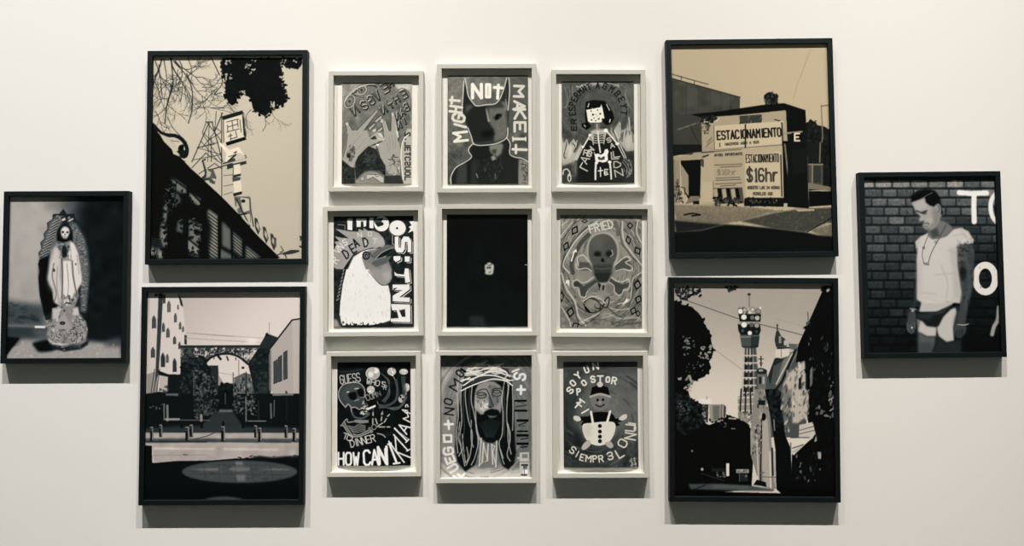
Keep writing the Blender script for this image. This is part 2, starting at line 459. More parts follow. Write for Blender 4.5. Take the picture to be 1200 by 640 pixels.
@picture('F2', .87, dark=(.80, 1.02, 1.10), pale=(1.05, 1.0, .91))
def rooftop_sign_photo(A):
    A.view(170, 60, 365, 190, 960)
    A.ramp((60, 100), .74, (880, 1150), .70)
    A.grain(.006, 4)
    for x, y, an, ln, w in ((150, 45, 84, 170, 9), (95, 50, 105, 130, 7), (175, 60, 52, 150, 8), (60, 60, 80, 130, 6), (240, 130, 70, 160, 6), (155, 200, 104, 150, 7),
                            (200, 60, 60, 120, 6), (250, 40, 70, 90, 5), (60, 350, 55, 90, 5), (60, 180, 60, 120, 5), (110, 50, 70, 150, 6), (330, 210, 20, 90, 4), (400, 230, 150, 90, 4), (300, 320, 10, 120, 4)):
        A.twig(x, y, an, ln, w, .17, 3, 13)
    for p, w in (("150,45 160,140 160,210 130,300 115,420", 7), ("100,50 70,130 48,200", 6), ("165,60 235,140 270,220 272,330 250,420", 6), ("190,110 180,210 215,215 205,290", 4),
                 ("385,45 430,140", 6), ("445,150 440,200 400,250 440,242", 5), ("380,330 460,332", 4), ("290,330 350,334", 3), ("110,440 140,450", 4), ("130,385 165,450 240,530", 4), ("80,80 100,260", 5)):
        A.L(p, w, .15, .9, c=True)
    crown = "446,40 905,40 905,75 880,108 840,100 800,70 776,62 792,130 786,200 812,270 800,300 770,320 738,292 722,350 690,380 660,365 620,335 606,270 560,252 528,262 530,300 500,318 478,300 462,250 470,190 448,140"
    A.P(crown, .065, 1, c=False)
    A.scatter("440,40 800,40 800,180 830,290 770,330 690,390 610,350 600,260 540,260 530,310 470,310 450,240 460,190 440,130", 420, 7, 17, .05, .09)
    A.scatter("776,40 905,40 900,80 860,110 800,90", 60, 6, 14, .06, .1)
    for x, y in ((618, 120), (622, 46), (480, 150), (478, 70), (800, 60), (860, 50), (735, 310), (560, 240), (790, 150), (590, 90)):
        A.scatter([(x-16, y-14), (x+16, y-14), (x+16, y+14), (x-16, y+14)], 7, 4, 9, .6, .72)
    A.L("445,45 443,160", 4, .12)
    A.twig(690, 375, 85, 60, 4, .2, 1); A.twig(730, 350, 60, 80, 3, .35, 2); A.twig(610, 340, 110, 90, 4, .3, 2); A.twig(470, 300, 70, 70, 4, .2, 2)
    # pylon
    for p, w in (("370,412 270,640", 6), ("355,412 440,525", 5), ("385,412 445,640", 6), ("350,420 330,470 400,540 300,560 440,600 280,630", 4), ("445,360 400,470", 6), ("410,350 400,470 330,560", 4),
                 ("370,412 360,640", 4), ("300,560 440,525", 4), ("330,480 440,640", 4), ("440,360 440,640", 5), ("350,412 390,412", 6), ("380,500 380,640", 5), ("400,440 440,470 360,520", 4), ("320,520 420,640", 4)):
        A.L(p, w, .22)
    # sign box and stacked letters
    A.P("446,384 560,348 580,508 470,548 448,540", .80)
    A.P("440,380 560,345 566,366 448,402", .12); A.P("462,530 576,496 582,514 470,550", .07); A.P("556,350 568,358 582,500 566,492", .16); A.L("450,400 452,530", 5, .2)
    A.L("562,366 584,420 572,430", 6, .5); A.L("572,440 582,480", 6, .4)
    for p in ("470,412 535,395", "474,430 476,470", "500,405 505,455", "530,398 535,440", "480,440 530,425", "470,470 540,452", "490,480 492,520", "520,465 528,500 490,510", "478,495 500,488", "545,400 552,470"):
        A.L(p, 5, .22, .9)
    A.P("420,522 452,545 500,590 470,600 455,575 430,545", .86)
    A.P("470,575 540,555 570,605 575,620 540,630 530,600 495,612 480,640 460,640", .84); A.P("505,590 528,578 524,596", .2); A.L("490,632 575,606", 8, .2); A.L("480,612 520,600", 5, .3)
    A.L("330,640 345,628", 10, .2)
    A.view(170, 180, 365, 310, 960)
    A.L("450,60 580,25", 9, .25); A.P("470,70 580,45 582,62 470,95", .2); A.P("505,0 550,0 575,20 575,30 520,45", .74); A.L("478,48 520,10", 10, .18)
    for p, w in (("440,0 440,250", 5), ("450,130 500,125", 3), ("450,190 510,180", 3), ("450,240 500,225", 3), ("380,95 500,60", 7), ("270,85 350,0", 5), ("310,120 400,60 440,90", 5), ("345,0 440,60", 4)):
        A.L(p, w, .22)
    A.P("505,70 545,62 548,122 505,138", .82); A.P("500,128 550,118 550,130 505,142", .15); A.L("505,70 506,135", 5, .3)
    A.P("505,155 548,142 556,225 512,240", .82); A.P("503,232 555,220 555,236 508,250", .15); A.P("500,140 548,138 546,156 502,166", .3)
    A.L("335,45 350,120 330,150 372,150 390,170", 16, .22, c=True); A.P("350,90 390,90 410,140 400,180 370,170", .3, .9); A.P("355,100 380,110 372,140 352,130", .66); A.P("380,145 408,150 400,165", .75); A.L("340,48 360,110", 7, .7)
    A.P("510,250 600,250 605,400 540,360 515,300", .34, .9); A.P("545,255 595,262 598,330 560,340", .72); A.P("540,345 600,350 602,400 580,400", .7); A.P("525,270 545,310 520,330", .66)
    A.E(562, 276, 12, 10, .12); A.L("520,260 560,340 600,420", 7, .15); A.L("540,355 580,348", 9, .12); A.L("600,260 605,330 620,420", 8, .3); A.L("570,380 610,420", 6, .7)
    for x, y in ((625, 370), (672, 420), (715, 460)):
        A.P([(x, y), (x+16, y+6), (x+34, y+70), (x+20, y+100), (x+4, y+60)], .2); A.P([(x+12, y+22), (x+24, y+40), (x+28, y+80), (x+10, y+50)], .68)
    A.P("738,480 750,490 748,540 735,530", .3)
    # roof edge and shuttered facade
    A.view(170, 60, 365, 190, 960)
    A.P("40,405 70,455 130,490 165,600 235,640 40,640", .045)
    A.L("48,430 90,474 130,488 175,492 215,515 240,560 238,600 222,612 205,596 203,560 215,552", 22, .10, c=True); A.E(207, 572, 17, 24, .06)
    A.P("85,480 160,510 200,600 190,605 110,525", .70); A.L("75,470 200,600", 6, .75, .6); A.L("150,520 195,525", 5, .4)
    A.view(170, 180, 365, 310, 960)
    A.P("30,-60 150,0 200,20 265,90 310,130 450,262 545,360 640,470 770,600 700,625 20,625", .05)
    A.P("250,-20 215,25 180,-10", .10)
    lit = (("150,140 190,160 240,200 240,240 175,215 160,180", 0.43), ("255,225 325,270 325,325 300,300 256,262", 0.49), ("165,220 205,250 200,320 160,300", 0.31), ("110,300 130,310 120,400 105,390", 0.51),
           ("95,400 120,410 135,540 105,540 85,480", 0.47), ("360,320 415,360 415,600 365,560 375,480", 0.49), ("250,380 320,420 318,540 250,510", 0.43), ("240,490 310,540 310,595 240,575", 0.51),
           ("190,380 225,385 220,460 180,450", 0.35), ("440,390 490,440 492,560 440,530", 0.39), ("500,450 555,500 555,600 505,560", 0.47), ("425,545 505,590 505,605 425,605", 0.39), ("575,530 660,600 575,605", 0.51), ("30,535 65,550 62,590 30,580", 0.59), ("75,540 105,570 100,605 70,600", 0.55))
    for p, v in lit: A.P(p, v, 1, b=5)
    A.P("355,330 415,372 418,605 372,605 350,520", .54, .8, b=6)
    for i in range(13):
        A.L([(362, 345+i*20), (416, 385+i*20)], 6, .09)
        A.L([(500, 460+i*18), (556, 508+i*18)], 5, .1)
        A.L([(572, 540+i*16), (660, 610+i*16)], 5, .12)
    for p, w in (("425,370 425,605", 16), ("562,505 562,605", 10), ("495,430 497,605", 9), ("245,200 240,600", 12), ("150,170 135,540", 12), ("330,280 340,600", 30), ("255,215 335,300", 10), ("150,140 250,215", 8), ("225,380 215,600", 9), ("235,480 330,560", 9), ("180,170 170,300", 6)):
        A.L(p, w, .04, .95, b=2)
    A.P("335,300 380,420 375,480 360,600 330,605 320,500", .04, .9, b=10); A.P("140,440 200,480 190,600 140,600", .05, .9, b=12)
    A.scatter("130,140 240,220 340,300 330,590 110,590 100,330", 130, 6, 22, .03, .07, .8)
    A.scatter("110,160 180,200 190,300 110,380", 40, 3, 8, .3, .5, .7); A.scatter("30,470 130,470 130,600 30,600", 50, 4, 12, .03, .09, .9)
    A.scatter("240,350 330,400 330,460 250,420", 22, 3, 8, .3, .45, .7)
    for i in range(6): A.L([(33, 485+i*12), (95, 500+i*14)], 4, .4, .5)
    A.P("780,575 830,555 880,555 880,566 840,578 790,585", .22); A.L("750,585 800,570", 7, .25); A.L("775,535 790,560 770,570", 6, .3); A.L("800,585 805,600", 8, .3)
    A.scatter("885,440 905,440 905,540 885,540", 12, 5, 12, .1, .3)

@picture('F3', .73, dark=(.78, 1.0, 1.09), pale=(1.05, 1.0, .98))
def street_photo(A):
    A.view(160, 338, 360, 468, 985)
    A.ramp((250, 40), .66, (560, 420), .76)
    A.P("700,180 940,100 940,330 700,330", .76, .5, b=40); A.grain(.008, 5)
    # facade on the left
    A.P("85,30 240,30 268,110 284,240 284,330 262,420 250,500 200,512 110,490 62,620 60,300", .74)
    A.P("80,30 128,30 110,600 58,620", .72); A.P("240,30 262,70 270,110 255,100 246,60", .16)
    A.P("128,30 155,30 140,320 128,500 108,560 118,300", .22)
    for x, y, h, w, v in ((104, 200, 56, 11, .3), (98, 376, 46, 11, .3), (190, 110, 50, 9, .4), (163, 65, 40, 6, .3), (158, 230, 40, 7, .34), (184, 262, 42, 9, .36), (227, 175, 40, 7, .36), (254, 220, 32, 6, .4), (271, 240, 24, 5, .45),
                          (222, 305, 34, 8, .34), (180, 410, 38, 7, .4), (250, 335, 30, 6, .36), (155, 420, 62, 11, .22), (222, 450, 60, 10, .22), (116, 40, 14, 8, .3), (242, 112, 20, 4, .5)):
        A.P([(x-w, y+h*.6), (x-w, y-h*.3), (x-w*.5, y-h*.55), (x, y-h*.65), (x+w*.5, y-h*.55), (x+w, y-h*.3), (x+w, y+h*.6)], v); A.L([(x-w*1.1, y+h*.6), (x-w*1.1, y-h*.3), (x-w*.6, y-h*.6), (x, y-h*.7)], 4, v*.45); A.L([(x, y-h*.5), (x, y+h*.55)], 2.5, v*.6)
    A.P("120,475 200,505 260,500 260,640 60,640 60,610 130,600 140,520", .09); A.P("135,505 182,515 178,600 132,600", .66); A.scatter("140,570 185,565 180,605 135,605", 14, 5, 12, .2, .4)
    A.P("185,500 250,500 262,640 195,640 180,560", .10); A.P("62,500 120,480 125,600 62,620", .40, .6)
    for x in (85, 100, 115): A.L([(x+20, 470), (x, 610)], 4, .12)
    A.P("276,270 290,275 290,330 276,325", .2); A.L("280,290 290,295", 3, .6)
    # wires
    for p in ("285,260 720,290", "300,292 720,316", "320,262 420,272 560,282", "476,490 560,505"): A.L(p, 2.5, .42, .7)
    A.E(665, 310, 34, 14, .9, .8, b=12)
    # right buildings
    A.P("710,330 748,262 812,286 770,350 770,640 700,640", .17); A.P("742,262 756,258 758,282 742,282", .1); A.L("764,200 764,270", 2.5, .4)
    A.P("770,348 895,186 940,178 940,612 780,620", .62); A.L("770,348 895,186 942,178", 9, .1); A.P("895,190 940,183 940,612 900,612", .68, .6); A.P("756,400 775,350 778,600 756,590", .45, .7)
    for x, y0, y1 in ((797, 415, 550), (823, 390, 540), (854, 362, 527)):
        A.P([(x-9, y0+14), (x+11, y0), (x+11, y1-4), (x-9, y1+4)], .30); A.L([(x-9, y0+14), (x+11, y0), (x+11, y1-4), (x-9, y1+4), (x-9, y0+14)], 4, .12); A.L([(x+1, y0+8), (x+1, y1)], 3, .15)
    A.L("858,600 862,612", 10, .1)
    # arched gateway
    A.P("255,333 712,333 712,350 690,400 650,430 628,432 600,400 540,382 490,382 440,395 405,425 395,450 255,470", .30)
    A.L("255,340 712,338", 14, .16)
    A.scatter("330,350 690,350 690,380 640,420 590,390 450,385 350,400 320,380", 200, 5, 10, .60, .78, .85); A.scatter("300,350 690,350 640,415 590,388 450,385 350,395", 110, 5, 11, .12, .2, .9)
    A.scatter("620,390 690,360 660,420", 40, 4, 9, .62, .78, .9)
    A.L("400,430 430,402 480,384 540,382 590,400 640,440", 13, .13, c=True)
    A.L("470,395 484,412", 14, .1); A.L("520,398 527,418", 9, .12); A.L("445,402 447,410", 6, .2); A.L("570,405 572,416", 6, .2)
    # vista, planting and street
    A.P("396,450 470,448 474,560 490,560 490,640 330,640 330,470", .17); A.P("470,500 495,540 490,580 470,560", .55)
    A.P("480,560 520,545 560,560 560,600 640,640 440,640", .10); A.scatter("485,560 560,555 560,640 470,640", 50, 7, 18, .05, .14)
    A.P("560,520 620,490 660,500 680,640 556,640", .36); A.scatter("560,520 670,500 690,640 556,640", 70, 4, 14, .06, .62, .9, .5, 90)
    A.L("588,420 588,520", 4, .35); A.L("555,490 556,560", 5, .3); A.L("630,480 628,640", 6, .12); A.E(630, 478, 9, 8, .8, b=2); A.E(612, 462, 9, 7, .12)
    A.P("640,440 700,350 760,350 760,640 680,640 660,520", .12); A.scatter("650,430 755,360 755,640 690,640", 90, 5, 14, .06, .24, .8)
    for i in range(6): A.L([(700+i*10, 545), (700+i*10, 640)], 3, .3, .6)
    for i in range(4): A.L([(698, 555+i*24), (755, 553+i*24)], 3, .3, .6)
    A.P("255,400 390,400 420,470 470,640 250,640", .10); A.scatter("260,370 390,400 440,480 470,640 255,640", 300, 6, 15, .05, .24, .9); A.scatter("330,470 460,520 470,640 330,640", 90, 4, 9, .28, .46, .8)
    A.scatter("258,360 275,360 275,440 258,440", 10, 4, 8, .5, .66); A.L("330,480 330,640", 5, .4, .7)
    A.scatter("255,330 330,360 330,440 255,440", 40, 6, 14, .12, .3, .8)
    A.view(160, 462, 360, 592, 985)
    A.P("40,0 960,0 960,225 40,225", .085)
    A.P("478,95 548,95 630,225 330,225 440,120", .20, 1, b=3); A.P("478,92 548,92 552,104 472,104", .55, .8, b=3); A.P("300,185 960,200 960,228 40,228 40,200", .21, .9, b=5)
    A.scatter("330,0 470,0 460,110 330,150", 170, 5, 13, .06, .36, .9); A.scatter("540,0 690,0 690,130 570,110", 100, 4, 12, .05, .5, .85); A.P("470,0 545,0 540,88 485,88", .08, .8, b=8); A.L("510,0 510,60", 4, .35)
    for p, w, v in (("160,60 160,150", 6, .5), ("178,70 180,155", 12, .5), ("170,148 245,148", 12, .6), ("628,20 628,160", 7, .45), ("640,158 740,158", 6, .5), ("770,60 772,140", 10, .4), ("790,40 788,130", 6, .36), ("250,152 420,154", 6, .35), ("372,125 372,155", 14, .55), ("700,40 700,150", 5, .2), ("860,20 860,150", 4, .16)):
        A.L(p, w, v, .9)
    A.scatter("80,60 160,60 160,90 80,90", 12, 4, 9, .3, .6, .7); A.P("780,0 900,0 900,10 780,12", .6, .7); A.P("170,0 240,0 240,14 170,10", .5, .7)
    A.P("45,226 940,228 940,258 45,256", .62, 1, b=2); A.P("45,256 940,258 940,284 45,284", .30, 1, b=2); A.P("45,280 940,284 940,362 800,372 560,372 420,384 230,386 100,398 92,300 45,296", .62, 1, b=3)
    A.P("100,310 450,316 440,322 100,320", .78, .9, b=2); A.P("500,312 820,318 800,328 500,324", .74, .9, b=2); A.grain(.03, 30, False, "45,225 940,225 940,380 45,390")
    A.L("60,278 400,276", 9, .1, .8, b=3); A.L("400,272 700,280", 5, .2, .6, b=2); A.L("730,278 880,280", 6, .15, .6, b=2)
    A.P("40,296 90,300 92,400 40,400", .06); A.L("95,355 400,352", 3, .5); A.L("270,350 290,352", 6, .3); A.L("330,262 400,245 455,222", 5, .25, c=True)
    A.P("40,392 100,398 230,386 420,384 560,372 800,372 960,362 960,640 40,640", .068)
    A.P("640,372 700,356 780,366 860,358 940,362 940,385 640,385", .07, .9, b=4); A.scatter("560,360 940,350 940,380 560,385", 40, 6, 18, .06, .1, .9, .3, 0)
    A.E(590, 448, 330, 64, .29, b=3); A.scatter("300,430 590,390 880,430 840,480 590,508 330,480", 150, 6, 24, .22, .34, .4, .4, 0)
    A.P("300,432 390,430 470,428 472,442 420,444", .44, .9, b=3); A.P("710,436 780,430 870,432 880,438 800,440", .44, .9, b=3); A.P("560,390 605,390 612,414 566,414", .46, .9, b=3); A.P("565,462 625,462 622,502 575,502", .42, .9, b=3); A.E(590, 434, 62, 13, .42, .9, b=3)
    for p in ("470,390 475,505", "650,390 668,505", "300,462 880,466", "565,385 570,510", "380,400 400,495", "760,402 780,490", "420,408 800,412"): A.L(p, 2.5, .18, .7)
    A.E(500, 618, 118, 28, .27, b=3); A.P("40,616 960,616 960,640 40,640", .06)
    A.L("500,590 505,640", 2.5, .2)
    for x, y0, y1, w in ((88, 195, 272, 9), (140, 182, 250, 9), (292, 195, 272, 11), (315, 182, 250, 10), (496, 192, 276, 11), (682, 186, 254, 9), (706, 200, 277, 10), (856, 186, 254, 9), (903, 202, 276, 10)):
        A.R(x-w, y0, x+w, y1, .08); A.R(x+w*.35, y0+3, x+w, y1-5, .48); A.E(x, y0, w, 4, .5); A.R(x-w, y0+12, x+w, y0+18, .4, .7)
    for x in (260, 375, 610): A.R(x-7, 165, x+7, 200, .07)
    A.E(497, 172, 8, 14, .08)

@picture('F4', 1.14, dark=(.86, 1.0, 1.0), pale=(1.08, 1.0, .85))
def car_park_photo(A):
    A.view(780, 45, 985, 178, 986)
    A.ramp((60, 60), .74, (800, 450), .76); A.grain(.006, 5)
    A.L("820,60 740,260 720,340", 2.5, .55, .7); A.L("805,60 760,230", 2, .6, .6)
    A.P("36,228 100,245 300,300 418,334 418,420 200,470 210,660 36,660", .30, 1); A.grain(.02, 30, False, "36,228 418,334 418,640 36,640")
    A.L("36,228 420,335", 6, .2); A.L("38,205 240,262", 5, .25); A.L("90,215 90,245", 4, .25); A.L("165,240 162,262", 4, .25)
    for x in (118, 185, 252, 312, 365): A.L([(x, 230+(x-36)*.28), (x, 470)], 2.5, .22)
    for x0, x1 in ((120, 185), (254, 312), (318, 362)): A.P([(x0, 270+(x0-118)*.26), (x1, 284+(x1-185)*.26), (x1, 380), (x0, 390)], .38, .5, b=8)
    A.L("140,500 210,640", 5, .12); A.L("70,515 120,500 190,475", 6, .5, .8)
    for i in range(3): A.L([(75+i*36, 516-i*12), (98+i*36, 508-i*12)], 7, .66)
    A.P("40,430 210,430 210,640 40,640", .26, .5)
    # tree and street beyond
    A.E(592, 345, 40, 36, .16, .6); A.scatter("555,320 590,306 630,322 632,370 560,375", 70, 5, 13, .06, .2)
    A.P("785,480 820,465 870,490 925,510 925,660 780,660", .12); A.scatter("785,480 820,462 925,500 925,650 785,650", 130, 6, 14, .05, .2)
    A.P("885,395 920,385 922,520 890,500", .76); A.P("840,470 890,475 890,500 850,492", .74); A.L("873,380 880,560 865,640", 6, .5); A.L("875,385 915,380", 5, .35)
    # hut
    A.P("205,440 420,415 680,400 690,430 690,680 205,680", .68)
    A.P("415,440 540,432 540,480 418,492", .26); A.scatter("420,440 538,435 538,478 420,490", 26, 4, 12, .12, .6, .8, .4, 90)
    A.P("140,432 300,415 545,378 665,368 785,408 780,420 680,408 420,435 200,450", .06); A.P("660,372 785,408 790,520 775,560 680,540 676,420", .065)
    A.scatter("195,445 300,440 240,500 205,480", 40, 6, 14, .06, .2); A.scatter("205,500 250,490 250,540 210,540", 20, 4, 9, .2, .5); A.L("300,455 285,470", 8, .8)
    A.P("680,530 790,520 790,690 690,690", .10); A.P("700,590 780,585 785,680 705,690", .16, .8)
    A.P("655,535 765,525 768,533 660,545", .60); A.R(708, 535, 765, 588, .05); A.T('E', 724, 580, 40, 26, 0, 9, .92)
    A.L("612,462 640,468 648,520", 6, .15); A.E(424, 492, 14, 14, .1); A.E(424, 490, 5, 5, .6)
    A.P("272,498 410,486 660,470 655,600 400,622 276,632", .80); A.L("276,632 400,622 655,602", 4, .3, .7); A.L("272,498 276,632", 4, .3, .7)
    A.T("ESTACIONAMIENTO", 292, 574, 46, 18, -3.2, 8.5, .10, 1.42)
    A.T("1", 301, 612, 18, 12, 0, 5, .15); A.T("HACEMOS AQUI A SUS", 336, 607, 13, 8, -4, 3.6, .22, 1.35)
    A.L("448,490 448,640", 8, .15); A.L("652,480 658,640", 8, .16)
    A.L("230,590 262,560 225,620 268,575", 3, .4); A.L("215,500 250,490", 4, .3)
    A.view(780, 170, 985, 303, 986)
    A.P("205,20 270,10 275,340 210,340", .66, 1); A.P("200,60 450,20 660,10 660,320 440,330 270,330 205,340", .72)
    A.P("45,85 80,80 85,330 45,330", .60); A.P("85,85 200,75 195,300 130,310 95,240", .07); A.P("88,110 130,175 130,290 92,240", .62); A.P("45,70 150,58 160,44 205,44 235,72 215,84 60,92", .66); A.P("200,80 215,85 215,130 200,120", .3)
    A.P("40,0 205,0 205,42 150,46 45,66", .12)
    A.scatter("50,200 90,200 100,325 50,325", 40, 4, 12, .08, .5, .8); A.L("60,210 80,260 60,320", 4, .1); A.L("90,240 110,245 110,280", 5, .12); A.P("140,290 190,290 190,320 110,335", .5); A.P("155,318 190,316 190,335 155,336", .1)
    A.P("205,212 268,208 270,320 210,322", .76); A.L("268,208 270,320", 4, .35); A.L("205,45 270,40", 6, .2); A.L("240,60 210,70", 8, .15)
    # left notice
    A.P("270,60 440,48 442,240 272,240", .70)
    A.L("275,40 425,28", 5, .3, .7); A.T("AVISO IMPORTANTE", 275, 67, 13, 8, -3, 3.5, .2, 1.3)
    for y, x0, x1 in ((116, 278, 428), (128, 310, 425), (190, 285, 415), (202, 285, 420), (222, 282, 425), (234, 310, 390)):
        A.L([(x0, y), (x1, y-6)], 5, .28, .85); A.L([(x0+10, y), (x1-10, y-6)], 2, .66, .5)
    A.T("$16hr", 292, 172, 28, 17, -2, 5, .5, 1.45)
    # price banner
    A.P("445,55 645,40 655,300 450,300", .79); A.L("450,300 655,300", 4, .3)
    A.T("ESTACIONAMIENTO", 452, 102, 44, 8.6, -1.5, 4.6, .10, 1.52)
    A.T("$16hr", 458, 208, 70, 27, -1, 11, .27, 1.5)
    A.T("ABIERTO LAS 24 HORAS", 458, 250, 15, 7, 0, 4, .25, 1.32); A.T("MORELOS 616", 490, 284, 15, 8, 0, 4, .25, 1.3)
    # base, weeds, side
    A.P("270,245 430,240 440,330 275,335", .30, .9)
    for x in (292, 340, 390): A.P([(x, 248), (x+18, 246), (x+26, 300), (x+8, 305)], .06); A.P([(x-24, 252), (x-4, 248), (x+4, 305), (x-16, 310)], .70)
    A.scatter("270,295 440,290 640,310 640,345 270,345", 90, 5, 14, .06, .22); A.P("440,302 660,300 660,350 440,345", .09); A.scatter("460,310 630,308 630,330 460,330", 24, 3, 7, .4, .6, .8)
    A.P("655,-20 690,-20 690,330 660,330", .07); A.L("668,0 686,180", 9, .5); A.L("645,60 650,290", 7, .1)
    A.P("685,-10 795,-10 800,360 680,350", .09); A.P("705,30 785,20 785,150 710,170", .12, .8); A.L("790,0 795,300", 6, .14)
    A.P("795,-10 930,-10 935,250 800,260", .13); A.P("800,110 880,112 878,230 802,235", .34); A.P("822,120 870,122 868,215 824,218", .24); A.L("800,112 880,112", 6, .6); A.L("822,110 820,230", 7, .55); A.P("800,215 930,240 935,262 800,250", .5)
    A.scatter("880,0 930,0 930,240 890,230", 70, 5, 14, .04, .16); A.L("866,-10 862,100", 7, .5); A.P("800,262 935,262 935,340 800,350", .065)
    # ground
    A.P("50,340 270,345 450,350 640,372 560,390 420,430 320,445 200,440 60,425", .50, 1, b=3); A.P("55,340 300,345 560,370 420,378 60,380", .54, .8, b=6)
    A.P("420,430 600,385 740,362 945,352 948,440 900,440 780,490 600,470", .30, 1, b=3); A.P("720,362 830,362 830,372 740,376", .7); A.P("560,380 650,366 660,376 600,384", .55)
    A.P("800,480 945,440 945,512 860,508", .48, 1, b=4); A.L("945,400 860,450 790,490", 6, .12)
    A.P("50,425 200,440 320,448 200,480 60,490", .17, 1, b=3); A.P("40,490 200,482 330,448 420,452 600,470 780,492 850,508 950,514 950,640 40,640", .085, 1, b=3)
    A.P("60,430 320,445 360,450 60,500", .14, .6, b=8); A.L("105,395 150,386 195,394 150,400", 9, .1)
    A.scatter("60,345 560,370 940,360 940,500 600,460 340,440 60,420", 260, 3, 10, .2, .7, .22); A.grain(.06, 8, True, "50,340 950,340 950,620 50,620")

@picture('F5', .70, dark=(.76, 1.0, 1.08), pale=(1.045, 1.0, .95))
def tower_photo(A):
    A.view(782, 326, 987, 459, 986)
    A.ramp((300, 60), .58, (250, 760), .77); A.grain(.008, 5)
    A.L("85,120 400,232 760,324", 4, .25); A.L("260,400 420,520", 2.5, .45); A.L("600,230 790,280", 2, .45, .7); A.L("560,80 860,90", 2, .5, .5)
    A.scatter("45,50 180,50 195,110 160,90 110,120 60,120", 70, 6, 15, .05, .2); A.scatter("325,48 420,48 400,60 345,82", 22, 5, 12, .06, .2)
    # telecom tower
    A.L("461,95 462,165", 6, .4); A.R(453, 88, 469, 100, .12)
    A.P("400,172 528,172 526,230 404,230", .60); A.scatter("400,172 525,172 525,205 402,205", 24, 8, 16, .3, .85)
    A.P("400,205 528,205 524,250 408,250", .10); A.P("396,262 522,260 526,300 515,325 412,325 400,300", .10); A.P("400,248 526,248 524,262 398,264", .55, .9)
    for x, y, r, v in ((431, 223, 16, .88), (478, 226, 13, .4), (506, 228, 14, .66), (432, 266, 17, .88), (474, 268, 12, .36), (503, 270, 14, .55), (464, 313, 13, .86), (412, 190, 15, .84), (436, 183, 12, .62), (512, 188, 14, .5), (480, 180, 12, .7), (424, 300, 9, .3), (502, 305, 9, .25)):
        A.E(x, y, r, r, v); A.O(x, y, r, r, 3, .15, .7)
    A.P("408,325 520,325 512,392 490,402 436,402 418,390", .30); A.L("408,335 518,335", 6, .5); A.P("470,330 518,330 510,392 470,400", .16, .8); A.L("420,390 510,390", 4, .12)
    A.P("428,400 500,400 518,640 530,820 398,790 416,620", .66)
    for x0, x1, v in ((441, 426, .25), (457, 452, .2), (474, 480, .2), (490, 506, .2)): A.L([(x0, 400), (x1, 800)], 10, v)
    A.P("480,400 500,400 518,640 525,780 492,780", .30, .8)
    for i in range(9): A.L([(428-i*2.4, 440+i*42), (502+i*2.2, 440+i*42)], 7, .72)
    for i in range(9): A.P([(438-i*2, 452+i*42), (452-i*.6, 452+i*42), (450-i*.6, 478+i*42), (436-i*2, 478+i*42)], .12); A.P([(462, 452+i*42), (476+i*.6, 452+i*42), (477+i*.6, 478+i*42), (462, 478+i*42)], .14)
    # church skyline
    A.P("500,515 525,508 555,520 562,560 600,460 630,440 700,420 740,380 770,470 780,900 500,900", .30)
    A.L("526,445 526,500", 7, .15); A.L("514,460 538,460", 6, .15); A.E(526, 485, 9, 8, .3); A.E(530, 530, 30, 18, .16); A.E(525, 524, 14, 6, .6); A.P("505,545 555,545 552,640 508,640", .4); A.P("515,560 528,560 526,600 514,600", .1); A.P("535,560 545,560 545,600 535,600", .66)
    A.P("602,350 612,300 626,300 640,330 660,345 672,390 610,392", .20); A.L("618,265 618,310", 7, .2); A.E(618, 268, 5, 5, .15); A.P("626,330 640,330 640,370 626,370", .5); A.P("655,352 668,360 668,385 655,380", .66); A.R(615, 392, 685, 404, .12)
    A.P("610,405 682,400 688,440 640,455 606,450", .74); A.L("640,405 640,450", 4, .4); A.P("680,372 735,376 715,410 685,400", .36)
    A.P("566,560 604,455 650,458 600,590 575,600", .16); A.P("596,500 650,470 600,600 580,600", .34, .8)
    A.P("650,470 720,400 735,420 680,520 640,600 600,640", .44); A.L("720,410 640,590 600,640", 14, .12); A.L("700,430 610,600", 6, .7)
    # shaded gable on the right
    A.P("880,45 945,45 945,900 800,900 760,640 770,470 720,480 735,380 810,215 870,80", .055)
    A.L("790,195 792,270", 5, .25); A.P("780,250 800,250 805,275 780,275", .3); A.P("866,50 880,45 876,80 862,75", .1)
    A.P("680,540 770,470 776,560 770,700 690,760 640,760 650,600", .66, 1, b=3); A.scatter("660,520 770,480 775,740 650,740", 60, 8, 26, .10, .74, .8, .4, 100)
    A.P("735,570 752,560 750,640 735,640", .12)
    A.scatter("780,330 940,330 940,640 790,640", 50, 6, 18, .3, .62, .5, .35, 95); A.scatter("780,260 940,100 940,640 790,640", 130, 8, 24, .04, .08, .9); A.P("800,520 815,500 812,600 800,620", .5, .8); A.E(905, 68, 8, 14, .7, .8, r=30)
    A.scatter("915,560 940,560 940,640 915,640", 8, 6, 14, .5, .7)
    # trees on the left
    tree = "40,130 80,150 140,165 190,215 210,260 240,310 250,370 262,410 250,450 235,470 248,510 210,560 170,575 130,600 110,660 40,660"
    A.P(tree, .05); A.scatter("40,130 140,160 200,230 250,340 268,410 240,470 252,510 200,570 130,610 40,640", 420, 8, 17, .035, .075)
    A.scatter("80,330 150,340 160,420 90,440", 30, 4, 9, .4, .6, .8); A.scatter("160,400 250,380 250,460 180,470", 22, 5, 10, .5, .62); A.scatter("60,560 160,560 150,640 60,640", 22, 6, 13, .5, .66, .9); A.scatter("90,480 220,470 200,540 100,560", 16, 4, 8, .45, .6, .7)
    A.view(782, 457, 987, 590, 986)
    A.P("40,0 60,0 90,15 120,10 130,55 190,80 215,110 215,190 235,200 290,180 330,210 330,140 400,165 460,200 480,400 470,560 40,600", .05)
    A.scatter("45,20 130,40 210,100 215,200 60,260", 230, 7, 16, .04, .19, .9); A.scatter("60,60 130,80 130,130 60,150", 26, 4, 8, .3, .5, .6)
